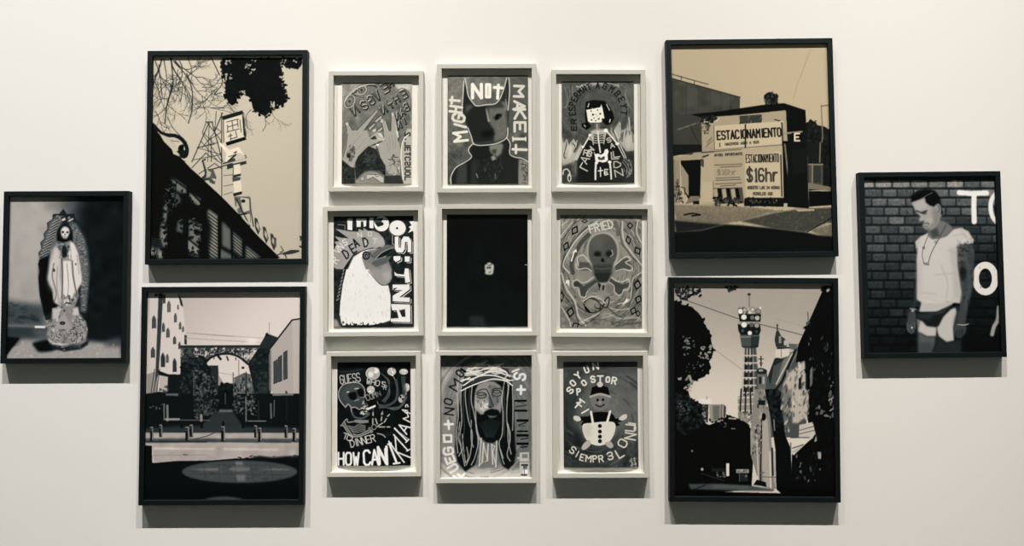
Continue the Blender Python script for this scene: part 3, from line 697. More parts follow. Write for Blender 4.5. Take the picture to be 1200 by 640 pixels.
    A.P("178,55 246,55 246,80 178,78", .86); A.L("222,40 222,56", 3, .4); A.P("195,85 232,85 228,190 200,170", .16); A.scatter("195,90 230,90 230,185 200,180", 20, 4, 9, .4, .6)
    A.P("235,85 320,85 330,100 322,215 312,210 300,185 240,185", .55); A.P("255,90 295,90 292,170 258,175", .36, .8, b=3); A.L("305,85 302,200", 5, .3); A.P("318,88 330,98 326,170 316,150", .24)
    A.scatter("240,170 330,150 460,200 470,380 240,400", 120, 9, 22, .035, .065); A.L("346,163 384,166", 6, .7); A.L("360,220 380,222", 5, .5)
    A.scatter("60,280 460,260 460,520 60,520", 120, 10, 26, .03, .06)
    A.P("395,40 490,30 485,190 450,190 396,160", .55); 
    for i in range(4): A.L([(398, 50+i*36), (486, 44+i*38)], 7, .74)
    for x0, x1 in ((415, 405), (440, 436), (465, 470)): A.L([(x0, 0), (x1, 170)], 9, .12)
    A.P("396,130 470,140 478,190 440,185 398,160", .5, .9); A.scatter("400,120 480,130 480,190 400,165", 22, 5, 11, .15, .8)
    # church flank in sun
    A.P("490,0 560,0 575,160 585,340 605,350 606,555 570,560 520,520 500,480 470,380 465,240", .50)
    A.P("520,120 560,170 572,340 578,555 540,540 525,400", .62, 1, b=3); A.L("528,170 520,520", 9, .16); A.L("500,280 510,520", 6, .72); A.L("573,350 578,556", 6, .82); A.P("590,340 604,350 606,550 594,500", .66); A.L("586,330 590,480", 9, .08)
    A.scatter("470,210 530,190 525,360 475,370", 70, 5, 13, .08, .75, .85, .5, 90); A.scatter("500,0 560,0 560,160 510,160", 40, 6, 16, .15, .75, .8, .4, 90); A.P("508,60 550,62 548,90 510,88", .12); A.E(540, 155, 12, 22, .06)
    A.P("465,240 480,230 475,370 466,370", .6, .8); A.L("525,470 540,465", 8, .4); A.L("530,490 605,492", 4, .3); A.P("500,505 550,520 555,548 520,540 480,535", .08)
    # shadowed church front
    A.P("545,0 600,0 640,60 660,260 690,330 700,640 608,560 604,340 580,160", .06); A.scatter("550,0 620,0 650,80 650,240 590,180", 60, 9, 22, .05, .16)
    A.P("640,0 700,0 690,110 660,240 640,100", .42, .8, b=4); A.scatter("630,0 700,0 680,250 650,230", 40, 7, 18, .12, .75, .8, .4, 95); A.L("596,170 600,230", 6, .5)
    A.P("700,0 780,0 800,60 780,150 730,190 700,190", .66, 1, b=4); A.scatter("700,0 800,0 790,160 710,190", 46, 6, 22, .15, .78, .8, .35, 100); A.P("738,200 830,180 835,250 800,280 735,272", .70); A.L("740,230 830,205", 5, .35); A.L("740,250 830,228", 5, .35); A.L("690,272 790,270", 5, .25)
    A.P("690,350 780,300 770,330 720,362", .66); A.L("700,330 760,310", 6, .3); A.P("800,-10 960,-10 960,610 690,610 695,380 790,290 830,260 800,120 790,60", .048)
    A.scatter("800,0 940,0 940,300 820,280", 90, 7, 22, .035, .10, .9, .4, 95); A.scatter("830,90 890,90 890,150 830,150", 8, 6, 14, .4, .6, .7); A.scatter("895,30 940,0 940,200 910,220", 26, 6, 16, .3, .62, .8, .35, 95); A.L("905,60 940,40", 6, .62); A.L("910,120 940,100", 6, .6); A.L("690,300 690,340", 6, .4)
    A.scatter("700,360 880,350 850,520 720,520", 34, 5, 14, .25, .62, .7, .45, 90); A.scatter("700,350 930,340 900,590 700,590", 120, 8, 20, .035, .09, .85); A.P("840,350 858,355 858,390 842,388", .6); A.P("820,295 832,260 835,290", .6)
    # street level
    A.P("120,530 300,528 470,540 600,560 590,570 430,568 130,558", .29, 1, b=3); A.P("250,535 460,540 450,556 260,552", .36, .8, b=4); A.L("150,560 215,535", 7, .12)
    A.P("330,414 346,414 346,486 330,486", .80); A.P("386,448 455,448 455,468 386,468", .72); A.T("GALLARDO", 391, 464, 12, 5.6, 0, 2.2, .2, 1.35); A.L("404,468 404,515", 4, .4); A.P("410,472 450,472 450,515 410,515", .15); A.E(440, 486, 6, 6, .45)
    A.E(196, 448, 7, 8, .66); A.E(140, 346, 5, 6, .5); A.scatter("270,455 325,460 325,490 280,490", 14, 4, 8, .3, .5); A.P("250,440 325,445 325,460 250,460", .13); A.L("190,470 320,512", 4, .2)
    A.P("40,566 960,590 960,640 40,640", .05)

@picture('F6', .85, dark=(.78, .99, 1.09), pale=(1.02, 1.0, .985))
def man_photo(A):
    A.view(1005, 200, 1180, 312, 1000)
    A.ramp((400, 100), .20, (450, 1180), .06)
    # brick courses; each brick its own tone, dimmer down the sheet
    for r in range(19):
        y = 66+r*61.5; off = (r % 2)*58-40 + A.rng.uniform(-14, 14); x = 30+off
        while x < 960:
            wd = A.rng.uniform(98, 124)
            f = max(.30, 1-r/17.5); v = (.28+.22*A.rng.random())*f + .04
            if x+wd > 560 and r > 3: v *= .8
            if r == 0: v *= 1.05
            A.P([(x+6, y+6), (x+wd*.5, y+3), (x+wd-6, y+7), (x+wd-5, y+46), (x+wd*.5, y+50), (x+5, y+47)], v, 1, b=3)
            A.L([(x+8, y+9), (x+wd-10, y+8)], 6, v+.13*f+.02, .7, b=2); A.L([(x+4, y+53), (x+wd-4, y+54)], 7, .05+.03*f, .8, b=2); A.L([(x+wd, y+6), (x+wd, y+50)], 7, .09*f+.05, .8, b=2)
            if A.rng.random() < .3: A.scatter([(x+10, y+8), (x+wd-10, y+8), (x+wd-10, y+44), (x+10, y+44)], 5, 5, 14, v*.6, v*1.3, .7)
            x += wd
    A.grain(.10, 12, True); A.grain(.012, 4)
    A.P("560,560 960,500 960,1250 560,1250", .05, .4, b=40); A.P("20,1080 960,1080 960,1270 20,1270", .04, .6, b=50)
    # white painted letters
    A.L("680,150 760,156 860,152", 34, .93, b=3); A.L("778,160 776,250 778,345", 34, .93, b=3)
    A.L("925,155 896,195 888,250 900,310 930,352", 30, .93, c=True, b=3); A.E(650, 74, 14, 7, .8)
    A.view(1005, 308, 1180, 420, 1000)
    A.O(850, 108, 66, 90, 44, .86); A.scatter("780,20 920,20 920,210 780,210", 8, 4, 8, .2, .4, .5)
    A.L("938,300 930,380 905,430 892,480", 26, .62, c=True, b=4); A.L("935,385 950,405", 16, .5, b=3)
    # body: arms
    A.view(1005, 200, 1180, 312, 1000)
    A.P("655,490 760,470 778,560 774,660 770,780 735,900 720,1000 712,1070 672,1075 664,990 680,900 690,790 668,640 660,560", .27, 1, b=4)
    A.P("668,500 720,490 730,640 700,760 690,640 668,600", .38, .7, b=12); A.scatter("662,500 772,480 770,780 720,940 690,800", 70, 7, 24, .13, .32, .6); A.E(700, 690, 24, 52, .10, .8, b=6); A.L("740,640 742,780 715,920", 20, .34, .6, b=8)
    # left arm behind the shirt, hands
    A.P("395,700 400,880 372,945 356,1000 340,960 370,880 385,760", .20, 1, b=4)
    A.P("340,955 380,945 396,1000 385,1050 372,1090 350,1080 330,1050 332,1010", .28, 1, b=4, c=True)
    for p in ("345,1040 340,1070 358,1088", "360,1030 362,1062 372,1076", "378,1020 382,1052", "334,1020 330,1058 340,1078"): A.L(p, 10, .36, .8, b=2)
    A.E(368, 938, 11, 10, .6); A.L("350,925 388,930", 8, .5); A.E(362, 1052, 6, 6, .8)
    A.P("655,1030 715,1025 718,1080 690,1118 655,1115 640,1080", .26, 1, b=5, c=True); A.L("660,1030 705,1035 735,1028", 7, .62)
    for p in ("660,1070 655,1110", "678,1070 674,1116", "695,1065 692,1108"): A.L(p, 7, .14, .7, b=2)
    # legs, briefs
    A.P("425,890 640,880 660,950 645,1010 635,1060 640,1140 590,1150 540,1110 525,1070 520,1110 460,1110 402,1080 400,1000 410,940", .74, 1, b=4)
    A.P("400,1075 460,1110 520,1112 515,1160 490,1220 405,1225", .36, 1, b=6); A.P("530,1110 590,1150 690,1130 690,1225 500,1225 520,1160", .17, 1, b=8); A.P("405,1150 500,1150 490,1260 405,1260", .26, .7, b=10)
    A.P("400,1000 425,985 400,1085 398,1050", .4, .8, b=5)
    A.P("425,880 640,870 600,910 520,935 430,945", .72, 1, b=3)
    A.P("388,940 430,948 520,948 600,912 640,890 668,892 668,912 620,930 570,980 540,1040 520,1050 460,1042 430,1010 390,990", .12, 1, b=3); A.P("430,950 560,942 620,905 560,960 500,965", .26, .8, b=4); A.P("395,955 500,960 490,1000 410,990", .22, .7, b=6); A.L("390,952 530,952", 5, .06, .8); A.R(632, 888, 674, 912, .04)
    A.L("525,1045 530,1110", 9, .25, .8, b=4); A.P("640,1000 655,950 660,900 668,900 668,1060 636,1060", .3, .7, b=6)
    # white shirt
    A.P("385,480 420,445 470,420 500,460 590,440 640,395 690,385 740,410 768,460 768,485 735,478 700,498 680,490 660,510 664,640 690,820 680,890 610,882 520,892 430,888 395,865 398,700 395,600 400,520 392,525", .76, 1, b=3)
    A.P("660,510 664,640 690,820 680,880 640,870 630,650 610,520", .68, .8, b=12); A.P("395,600 430,620 420,860 397,850", .70, .7, b=12); A.scatter("420,860 670,850 670,885 420,880", 18, 10, 34, .66, .84, .5, .2, 0)
    for p in ("640,440 700,430 760,470", "600,540 660,555", "430,820 520,830", "520,700 640,690", "690,400 720,450 700,490", "410,470 400,520", "560,640 600,760 590,860"): A.L(p, 7, .62, .5, c=True, b=4)
    A.scatter("660,470 775,455 770,490 700,500 665,512", 26, 6, 13, .6, .85, .8)
    A.E(524, 482, 12, 9, .45, .8, b=3); A.E(458, 626, 18, 8, .4, .6, b=3); A.L("440,625 472,632", 5, .35)
    # neck, head
    A.P("470,420 480,380 540,330 590,350 620,370 640,395 590,445 540,462 495,462 468,440", .44, 1, b=4); A.P("480,400 530,380 545,440 500,455", .24, .8, b=8); A.L("590,365 560,420 540,445", 5, .3, .8)
    A.P("362,215 400,200 450,180 510,225 535,235 556,255 560,300 540,350 515,385 490,400 462,402 440,385 432,372 440,350 412,345 408,325 418,310 400,290 385,265", .62, 1, b=3)
    A.P("500,250 556,260 558,320 520,385 480,402 470,390 500,340", .48, .8, b=10); A.P("370,220 440,190 480,230 420,270 385,260", .68, .8, b=8); A.P("450,330 500,310 510,350 470,370", .68, .6, b=8)
    A.P("356,215 360,170 400,135 460,124 520,138 550,180 560,240 570,300 556,290 550,235 530,225 510,245 480,235 455,215 450,180 400,200", .055, 1, b=3); A.L("420,196 460,170 500,150", 5, .42, .9, b=1.5); A.L("380,160 420,140 470,132", 6, .18, .6, b=3)
    A.L("395,272 425,285 462,272", 9, .14, .9, b=2); A.E(445, 288, 17, 8, .18, .9, b=3); A.E(408, 300, 7, 7, .3, .7, b=3); A.L("418,310 406,332 420,346 446,346", 5, .3, .8, b=2); A.E(436, 345, 9, 5, .16, .8, b=2)
    A.L("430,364 458,356 476,361", 5, .20, .8, b=2); A.L("436,376 470,376", 5, .26, .8, b=2); A.P("440,386 490,390 480,404 455,402", .36, .6, b=4); A.L("462,345 478,360", 4, .3, .7, b=2); A.E(462, 385, 12, 4, .40, .4, b=4)
    A.E(542, 255, 15, 32, .56, 1, r=-10, b=2); A.L("536,235 548,256 540,280", 6, .26, .8, b=2)
    # necklace
    A.L("592,370 560,430 520,500 490,560 470,625", 5, .34, c=True); A.L("470,440 440,520 432,580 448,628 470,628", 5, .40, c=True); A.E(441, 520, 10, 10, .4, .8); A.E(470, 632, 9, 8, .5)
# ---- painted sheets
GREEN = dict(dark=(.90, 1.02, .99), pale=(1.01, 1.0, .95))
COOL = dict(dark=(.76, 1.0, 1.08), pale=(1.015, 1.0, .985))

@picture('G11', .90, **GREEN)
def hands_painting(A):
    A.view(398, 95, 486, 158, 894)
    A.ramp((100, 100), .46, (500, 900), .42)
    A.P("20,40 300,40 330,100 60,300 20,420", .60, .8, b=25); A.P("650,40 880,40 880,640 840,640 850,330 820,120", .66, .8, b=14); A.P("640,40 870,40 820,110 700,110", .72, .8, b=8)
    A.grain(.05, 60); A.grain(.025, 14)
    A.swirl(480, 500, 250, 700, 150, 14, .36, .56, .45)
    # spectacles
    for x, y, rx, ry, r in ((120, 245, 52, 78, 24), (262, 110, 54, 44, -28)):
        A.E(x, y, rx+12, ry+12, .70, 1, r); A.E(x, y, rx, ry, .40, 1, r); A.E(x, y, rx*.6, ry*.6, .52, 1, r, b=5); A.E(x, y, 14, 18, .2, 1, r, b=4); A.O(x, y, rx+14, ry+14, 5, .2, .8, r)
    A.L("60,250 130,150 230,80 340,45 420,40", 10, .74, c=True); A.L("150,160 200,130 200,110", 14, .2); A.L("170,170 230,180 285,195", 16, .22, c=True); A.L("200,165 280,190", 6, .7); A.L("330,60 400,55 440,80", 15, .2, c=True)
    # slanting letters with pale edges
    big = ((215, 415, 'N', -38, 112, 66, 1), (322, 350, 'S', -32, 100, 56, 0), (402, 292, 'G', -30, 104, 58, 1), (478, 245, 'V', -30, 118, 56, 0), (572, 152, 'E', -32, 110, 60, 1), (630, 80, 'H', -30, 70, 46, 0),
           (552, 398, 'N', -36, 84, 56, 1), (640, 335, 't', -33, 86, 44, 0), (700, 275, 'H', -30, 90, 52, 0), (792, 215, 'E', -30, 96, 52, 1),
           (708, 470, 'N', -28, 82, 46, 1), (770, 420, 'A', -26, 84, 44, 0), (818, 365, 'B', -26, 90, 44, 1), (726, 575, 'N', -24, 78, 44, 1), (800, 520, 'I', -22, 74, 40, 0))
    for x, y, ch, an, h, cw, fl in big:
        A.T(ch, x-26, y, h, cw, an, 26, .20, flip=fl); A.T(ch, x-32, y-8, h, cw, an, 11, .70, .0, flip=fl)
        A.T(ch, x-24, y+3, h, cw, an, 7, .14, flip=fl)
    A.L("690,110 760,90 830,160 850,330", 8, .3, .8, c=True)
    # hands
    skin, line = .60, .26
    A.P("70,505 90,495 110,510 140,580 175,615 400,380 430,345 448,352 446,375 250,640 250,700 40,900 20,640 100,640", skin)
    A.L("70,510 100,640", 7, .22); A.L("180,615 300,490 425,355", 7, .25); A.L("250,640 446,385", 7, .22); A.L("112,512 175,615", 7, .25); A.E(88, 512, 16, 18, .72)
    for p in ("340,560 415,498 430,520 365,590", "420,470 490,410 510,425 500,450 440,500", "440,590 520,530 545,545 480,610"):
        A.P(p, .62); A.L(p, 8, .22)
    A.P("490,470 515,455 590,640 530,640", skin); A.P("612,395 630,380 650,400 690,640 600,640", skin); A.P("655,400 690,640 675,640", .74); A.L("535,480 590,640", 7, .78); A.L("612,400 605,640", 8, .22); A.L("660,410 700,640", 8, .18); A.L("492,470 530,640", 8, .24)
    A.E(628, 400, 12, 26, .72); A.E(500, 475, 12, 24, .72)
    A.P("385,590 430,565 430,600 400,610", .72)
    A.view(398, 155, 486, 218, 894)
    A.P("20,20 90,0 80,90 60,200 30,300 20,300", .42)
    A.P("90,-20 330,-20 360,80 470,70 530,60 545,95 470,120 380,150 310,200 220,290 190,360 170,420 120,400 40,330 30,290 70,200", skin); A.P("350,70 440,0 500,10 520,60 400,90", .62); A.P("360,80 420,40 445,80 400,90", .24); A.P("455,20 480,10 520,60 500,65", .76)
    A.L("40,300 75,190 95,20", 8, .24); A.L("190,370 225,290 320,195 470,120 540,95", 9, .16); A.P("440,60 540,75 530,110 450,90", .68)
    A.P("520,-10 690,-10 700,90 720,200 725,330 715,520 600,520 545,420 480,300 440,180 470,130 540,100", skin); A.L("450,190 480,300 545,410", 9, .18); A.L("690,0 698,110", 10, .14); A.P("670,-10 692,-10 700,60 690,70", .80)
    A.P("430,140 470,140 465,160 440,165", .86); A.L("440,165 436,205", 6, .15); A.P("360,170 440,150 430,200 400,190", .6)
    for p in ("590,60 600,200", "620,40 640,200", "660,60 662,190", "560,120 590,240", "250,40 150,150", "300,90 200,220"): A.L(p, 5, .48, .8, c=True)
    A.scatter("120,140 190,170 170,330 110,360 80,280", 50, 8, 26, .22, .44, .7, .4, 105); A.E(110, 280, 22, 26, .12, b=6); A.E(130, 240, 20, 60, .3, .5, r=20, b=8)
    A.L("580,325 640,335 660,370 620,300 690,300", 10, .2, c=True); A.scatter("570,340 720,300 720,520 590,520", 90, 5, 18, .30, .76, .7)
    A.E(640, 440, 56, 60, .6, .3, b=8); A.L("590,400 630,380 680,420 690,480", 6, .3, c=True); A.L("600,500 650,520 710,490", 8, .32, c=True); A.E(640, 275, 14, 12, .3)
    # sleeves and belt
    A.P("20,330 40,335 130,410 180,430 190,620 20,620", .22); A.P("345,165 400,190 440,210 480,310 545,420 545,520 470,460 300,460 200,560 185,440 200,330 270,240", .20); A.E(360, 290, 80, 90, .27, .7, b=30); A.grain(.05, 20, False, "20,330 190,400 345,165 545,420 545,620 20,620")
    A.P("195,570 300,470 420,460 530,510 530,600 195,610", .52); A.L("205,560 300,475 420,462 540,520", 16, .34, c=True)
    A.P("245,540 290,520 300,575 255,575", .64); A.P("325,505 470,505 520,545 520,600 470,575 400,530 330,560", .68); A.P("315,600 360,545 420,545 460,600", .50); A.L("245,540 290,520 300,575 255,575 245,540", 4, .24); A.L("325,505 470,505 525,540", 4, .24); A.L("330,565 400,535 470,590", 5, .26); A.L("420,505 440,530 470,520", 6, .25)
    A.P("530,520 720,510 760,620 530,620", .24)
    # strip of tiny letters on the right
    A.P("800,-40 860,-40 860,620 760,620 735,500 725,300 735,150 760,60", .66); A.L("800,40 748,110 728,240 735,400 752,560", 9, .86, c=True)
    for i, ch in enumerate("2.LETCSUOL"): A.T(ch, 775, 8+i*58, 60, 38, 90, 14, .16, flip=(i % 2 == 0))

@picture('G12', .93, **GREEN)
def horned_mask_painting(A):
    A.view(521, 86, 622, 152, 979)
    A.ramp((100, 100), .46, (700, 1100), .34); A.grain(.05, 70); A.grain(.03, 16)
    A.P("730,40 950,40 950,640 730,640", .36, .8, b=14)
    A.swirl(480, 600, 380, 760, 120, 16, .30, .46, .4)
    # hood with two tall points
    A.P("232,60 250,140 270,250 310,320 360,372 430,362 560,350 610,310 660,200 705,55 735,60 738,400 720,640 700,740 640,790 350,820 330,790 270,660 205,480 198,400 215,160", .27)
    A.P("235,70 265,240 330,350 250,470 205,440 212,200", .20); A.P("712,80 735,90 735,330 690,320 640,330 660,220", .22); A.P("250,470 310,400 330,355 240,370", .38, .8, b=14)
    A.P("330,370 470,366 480,480 520,600 560,640 570,760 350,790 290,700 230,480", .19, 1, b=8); A.P("500,400 690,390 712,640 690,740 560,780 560,640 510,560", .44, .9, b=12); A.P("640,320 700,330 705,410 690,420", .55, .6, b=10)
    A.P("545,500 600,460 650,465 640,500 590,535 555,530", .11, 1, b=5); A.P("466,400 480,410 515,550 492,555", .66, .9, b=3); A.scatter("520,420 690,410 700,700 570,740", 50, 8, 26, .36, .54, .4)
    for p in ("232,60 250,150 272,260 330,345 370,372 480,358 565,350 620,300 668,190 705,55", "728,55 736,200 720,420", "222,90 210,260 200,420 212,490"): A.L(p, 11, .80, .95, c=True, b=1)
    A.L("690,300 712,420", 12, .6, .8, b=2); A.L("700,330 690,120", 5, .5, .5)
    # lettering
    A.T("N", 318, 280, 152, 100, 0, 38, .88); A.L("474,270 474,130 512,130 512,270 474,270", 34, .88); A.T("t", 556, 282, 180, 88, 4, 34, .88)
    for ch, x, y, h, cw, an in (('M', 790, 145, 105, 118, 92), ('A', 790, 320, 120, 90, 96), ('K', 790, 415, 120, 100, 88), ('E', 792, 560, 120, 100, 90)):
        A.T(ch, x, y, h, cw, an, 30, .78)
    for ch, x, y, h, cw, an in (('t', 168, 350, 130, 70, 275), ('H', 190, 450, 130, 60, 278), ('G', 215, 560, 130, 76, 282), ('I', 235, 640, 130, 80, 285)):
        A.T(ch, x, y, h, cw, an, 30, .80)
    A.view(521, 150, 622, 216, 979)
    A.T('M', 262, 140, 150, 96, 264, 30, .84)
    A.T('I', 780, 105, 130, 60, 90, 30, .8); A.L("770,105 772,150", 16, .8); A.L("915,108 915,145", 16, .8)
    A.L("770,242 925,248", 30, .8); A.L("805,195 805,285", 28, .8)
    A.P("410,40 560,20 570,80 430,120", .12, .8, b=14)
    # lower face, beard, jacket
    A.P("300,200 340,190 640,165 700,110 740,180 735,290 800,330 950,380 950,640 80,640 80,540 120,460 230,380 300,330 275,260", .19)
    A.P("500,200 640,170 665,200 640,290 600,330 560,310 500,260", .52, .9, b=8); A.P("530,250 590,240 580,300 540,280", .25, .8, b=5); A.P("520,330 560,310 585,350 540,375", .60, .9, b=5); A.P("340,200 500,200 520,320 500,420 380,400 320,300", .17, .9, b=10)
    A.scatter("380,360 640,330 700,520 560,620 380,560", 120, 8, 30, .13, .36, .5, .35, 90); A.P("150,420 250,400 280,640 130,640", .30, .8, b=16); A.P("280,400 380,340 360,640 280,640", .25, .6, b=16)
    A.P("260,390 300,420 290,640 250,640", .14, .7, b=10); A.P("830,350 940,380 945,640 830,640", .52, 1, b=4); A.scatter("860,380 945,390 940,640 880,640", 34, 5, 16, .25, .4, .7); A.L("860,410 920,420 890,470 930,520 890,590", 8, .25, c=True); A.P("700,340 840,350 820,500 800,640 660,640", .20, .7, b=8)
    A.L("360,520 375,560", 10, .55, b=2); A.L("570,520 575,580", 8, .45, b=2)
    for p in ("265,0 300,90 345,190 520,190 630,160 705,105 715,0", "700,110 740,180 735,290 790,330 870,345 945,385", "325,180 280,225 275,270 305,330 230,390 130,450 75,550 75,640"): A.L(p, 10, .82, .95, c=True, b=1)

@picture('G13', .90, **GREEN)
def skeleton_girl_painting(A):
    A.view(655, 93, 746, 156, 924)
    A.ramp((100, 200), .35, (500, 1200), .30); A.grain(.05, 50); A.grain(.03, 14)
    A.P("720,60 890,60 890,460 760,380 720,200", .42, .7, b=30); A.E(460, 330, 330, 280, .33, .6, b=40); A.P("30,50 200,50 160,300 40,330", .36, .6, b=20)
    A.swirl(460, 360, 150, 620, 200, 14, .24, .46, .5); A.O(460, 360, 300, 290, 34, .40, .5); A.scatter("210,85 330,45 720,60 700,110 560,70 360,80 230,150", 70, 6, 20, .5, .80, .8, .4, -10)
    A.L("220,95 350,55 480,45 620,55 720,85", 10, .7, .7, c=True)
    for p in ("120,90 130,200 90,330", "160,80 165,170 180,260", "60,90 100,180 90,320 60,335", "720,200 760,240 790,170 800,280 870,360", "800,120 790,190 840,330"): A.L(p, 8, .52, .7, c=True, b=2)
    A.arc("ESPERMNT", 460, 360, 268, 196, 104, 70, 34, 14, .15, ry=252); A.arc("AGMBEYT", 460, 360, 276, 98, -16, 70, 38, 14, .16, ry=252)
    for i, ch in enumerate("ER"): A.T(ch, 210, 610-i*80, 60, 50, -90, 14, .14)
    # flames
    A.view(655, 153, 746, 216, 924)
    for p, v in (("30,60 60,150 95,100 110,180 180,90 215,160 200,260 280,120 270,200 230,330 180,380 110,400 40,430 30,300", .66), ("620,-60 640,40 660,-20 720,-110 740,0 800,-20 830,-180 850,0 895,60 890,240 800,250 720,150 640,90 610,20", .64)):
        A.P(p, v, 1, b=5)
    for p in ("100,110 80,230 60,300 80,330", "180,90 215,160 190,260", "160,150 200,200 180,250", "290,90 270,150 285,190", "640,0 690,120", "720,-60 740,60 720,120", "760,20 745,130", "820,-120 840,60", "800,0 790,80", "870,40 880,140"): A.L(p, 13, .26, .8, c=True, b=3)
    for p in ("95,110 110,180 80,260", "215,120 200,200", "830,-150 835,0", "725,-90 730,30", "660,0 700,90"): A.L(p, 9, .84, .8, c=True, b=2)
    A.P("120,180 160,180 150,300 110,330", .78, .8, b=8); A.P("780,60 860,40 870,180 800,220", .72, .7, b=10)
    # dark body ground
    A.P("360,60 560,50 700,180 790,340 760,620 180,620 220,400 290,200", .16, 1, b=12); A.P("600,350 890,250 895,620 620,620", .22, .8, b=18); A.P("30,420 220,380 220,620 30,620", .26, .8, b=18)
    A.L("150,400 190,380 200,520 150,540", 30, .45, .5, c=True, b=10)
    # head
    A.view(655, 93, 746, 156, 924)
    A.P("320,270 420,250 540,262 600,330 640,400 655,460 620,530 560,548 520,510 510,450 520,500 350,520 385,560 330,602 275,570 270,530 320,520 310,420", .07, 1, b=3, c=False)
    A.P("325,365 395,355 385,335 400,350 490,335 503,300 518,350 540,465 515,490 500,515 370,518 345,500", .85); A.P("330,355 350,300 370,350", .07); A.P("380,300 480,300 490,330 410,352 385,335", .07)
    for x, y, r in ((405, 423, 12), (490, 412, 11), (383, 380, 8), (460, 368, 8), (418, 462, 7), (388, 485, 9), (437, 495, 8), (473, 472, 10), (520, 480, 14), (440, 420, 4), (455, 440, 4)): A.E(x, y, r, r*1.1, .18, b=2)
    A.L("345,330 358,290", 10, .8); A.L("565,300 600,370", 9, .75); A.L("600,510 608,480", 12, .8); A.L("300,545 315,565", 8, .8)
    A.P("425,530 490,525 490,590 425,590", .42, .9, b=6); A.L("450,535 455,580", 12, .7, b=3)
    # bones
    A.view(655, 153, 746, 216, 924)
    A.P("370,10 450,-20 540,-15 590,20 560,40 400,40", .66, .9, b=4)
    A.L("462,10 470,120 490,260", 16, .85)
    for i in range(6):
        A.L([(460, 20+i*26), (420-i*2, 10+i*27), (385+i*4, 40+i*22), (410, 60+i*22)], 9, .74, c=True); A.L([(474, 20+i*26), (515, 8+i*27), (555-i*4, 40+i*22), (530, 60+i*20)], 9, .74, c=True)
    A.L("375,50 290,195", 17, .82); A.E(368, 58, 18, 18, .85); A.E(285, 195, 16, 16, .84); A.L("280,210 210,350", 9, .8); A.L("262,205 190,345", 8, .75)
    A.L("560,0 690,155", 17, .84); A.E(556, 0, 26, 22, .88); A.E(692, 158, 24, 18, .84); A.L("700,180 775,330", 9, .82); A.L("725,170 795,325", 9, .8)
    A.P("410,240 430,280 470,275 495,290 530,270 545,225 575,220 588,250 575,290 580,350 560,372 520,380 480,370 440,385 430,350 425,300", .88); A.P("458,318 480,310 500,330 520,308 545,312 540,345 510,352 470,350", .30)
    A.L("440,380 432,470 432,580", 24, .82, w2=20); A.L("600,370 612,470 618,575", 22, .82, w2=18); A.E(445, 385, 20, 16, .88); A.E(600, 375, 22, 16, .86)
    A.L("466,480 516,474", 12, .85); A.L("490,440 492,545", 12, .85); A.L("580,462 540,462 538,510 575,505", 11, .85); A.L("538,510 545,530 580,520", 11, .85); A.L("540,490 570,486", 10, .85)
    A.scatter("760,350 860,340 860,540 760,560", 40, 6, 20, .4, .72, .8, .3, 60)
    for p in ("790,340 850,390 860,480 830,540", "770,350 820,420 830,500 800,560", "750,370 800,440 800,520"): A.L(p, 8, .6, .8, c=True)
    for p in ("190,370 160,420 170,500", "210,380 200,450 190,500", "180,380 185,470"): A.L(p, 8, .5, .7, c=True)
    A.L("50,520 60,470 100,460 130,500 120,540", 14, .74, c=True); A.O(125, 560, 18, 44, 11, .78)
    for ch, x, y, h, cw, an in (('L', 250, 435, 60, 100, 28), ('A', 330, 400, 95, 70, -60), ('R', 290, 290, 60, 60, 12), ('B', 330, 300, 60, 50, 15), ('A', 370, 190, 60, 46, 110), ('S', 390, 120, 44, 40, -65)):
        A.T(ch, x, y, h, cw, an, 13, .74)
    for ch, x, y, h, cw, an in (('S', 580, 145, 50, 44, -20), ('A', 615, 210, 50, 46, -15), ('L', 625, 340, 80, 80, -5), ('L', 650, 320, 70, 70, -8), ('D', 650, 440, 70, 80, 0), ('N', 670, 550, 80, 90, -10)):
        A.T(ch, x, y, h, cw, an, 13, .70)

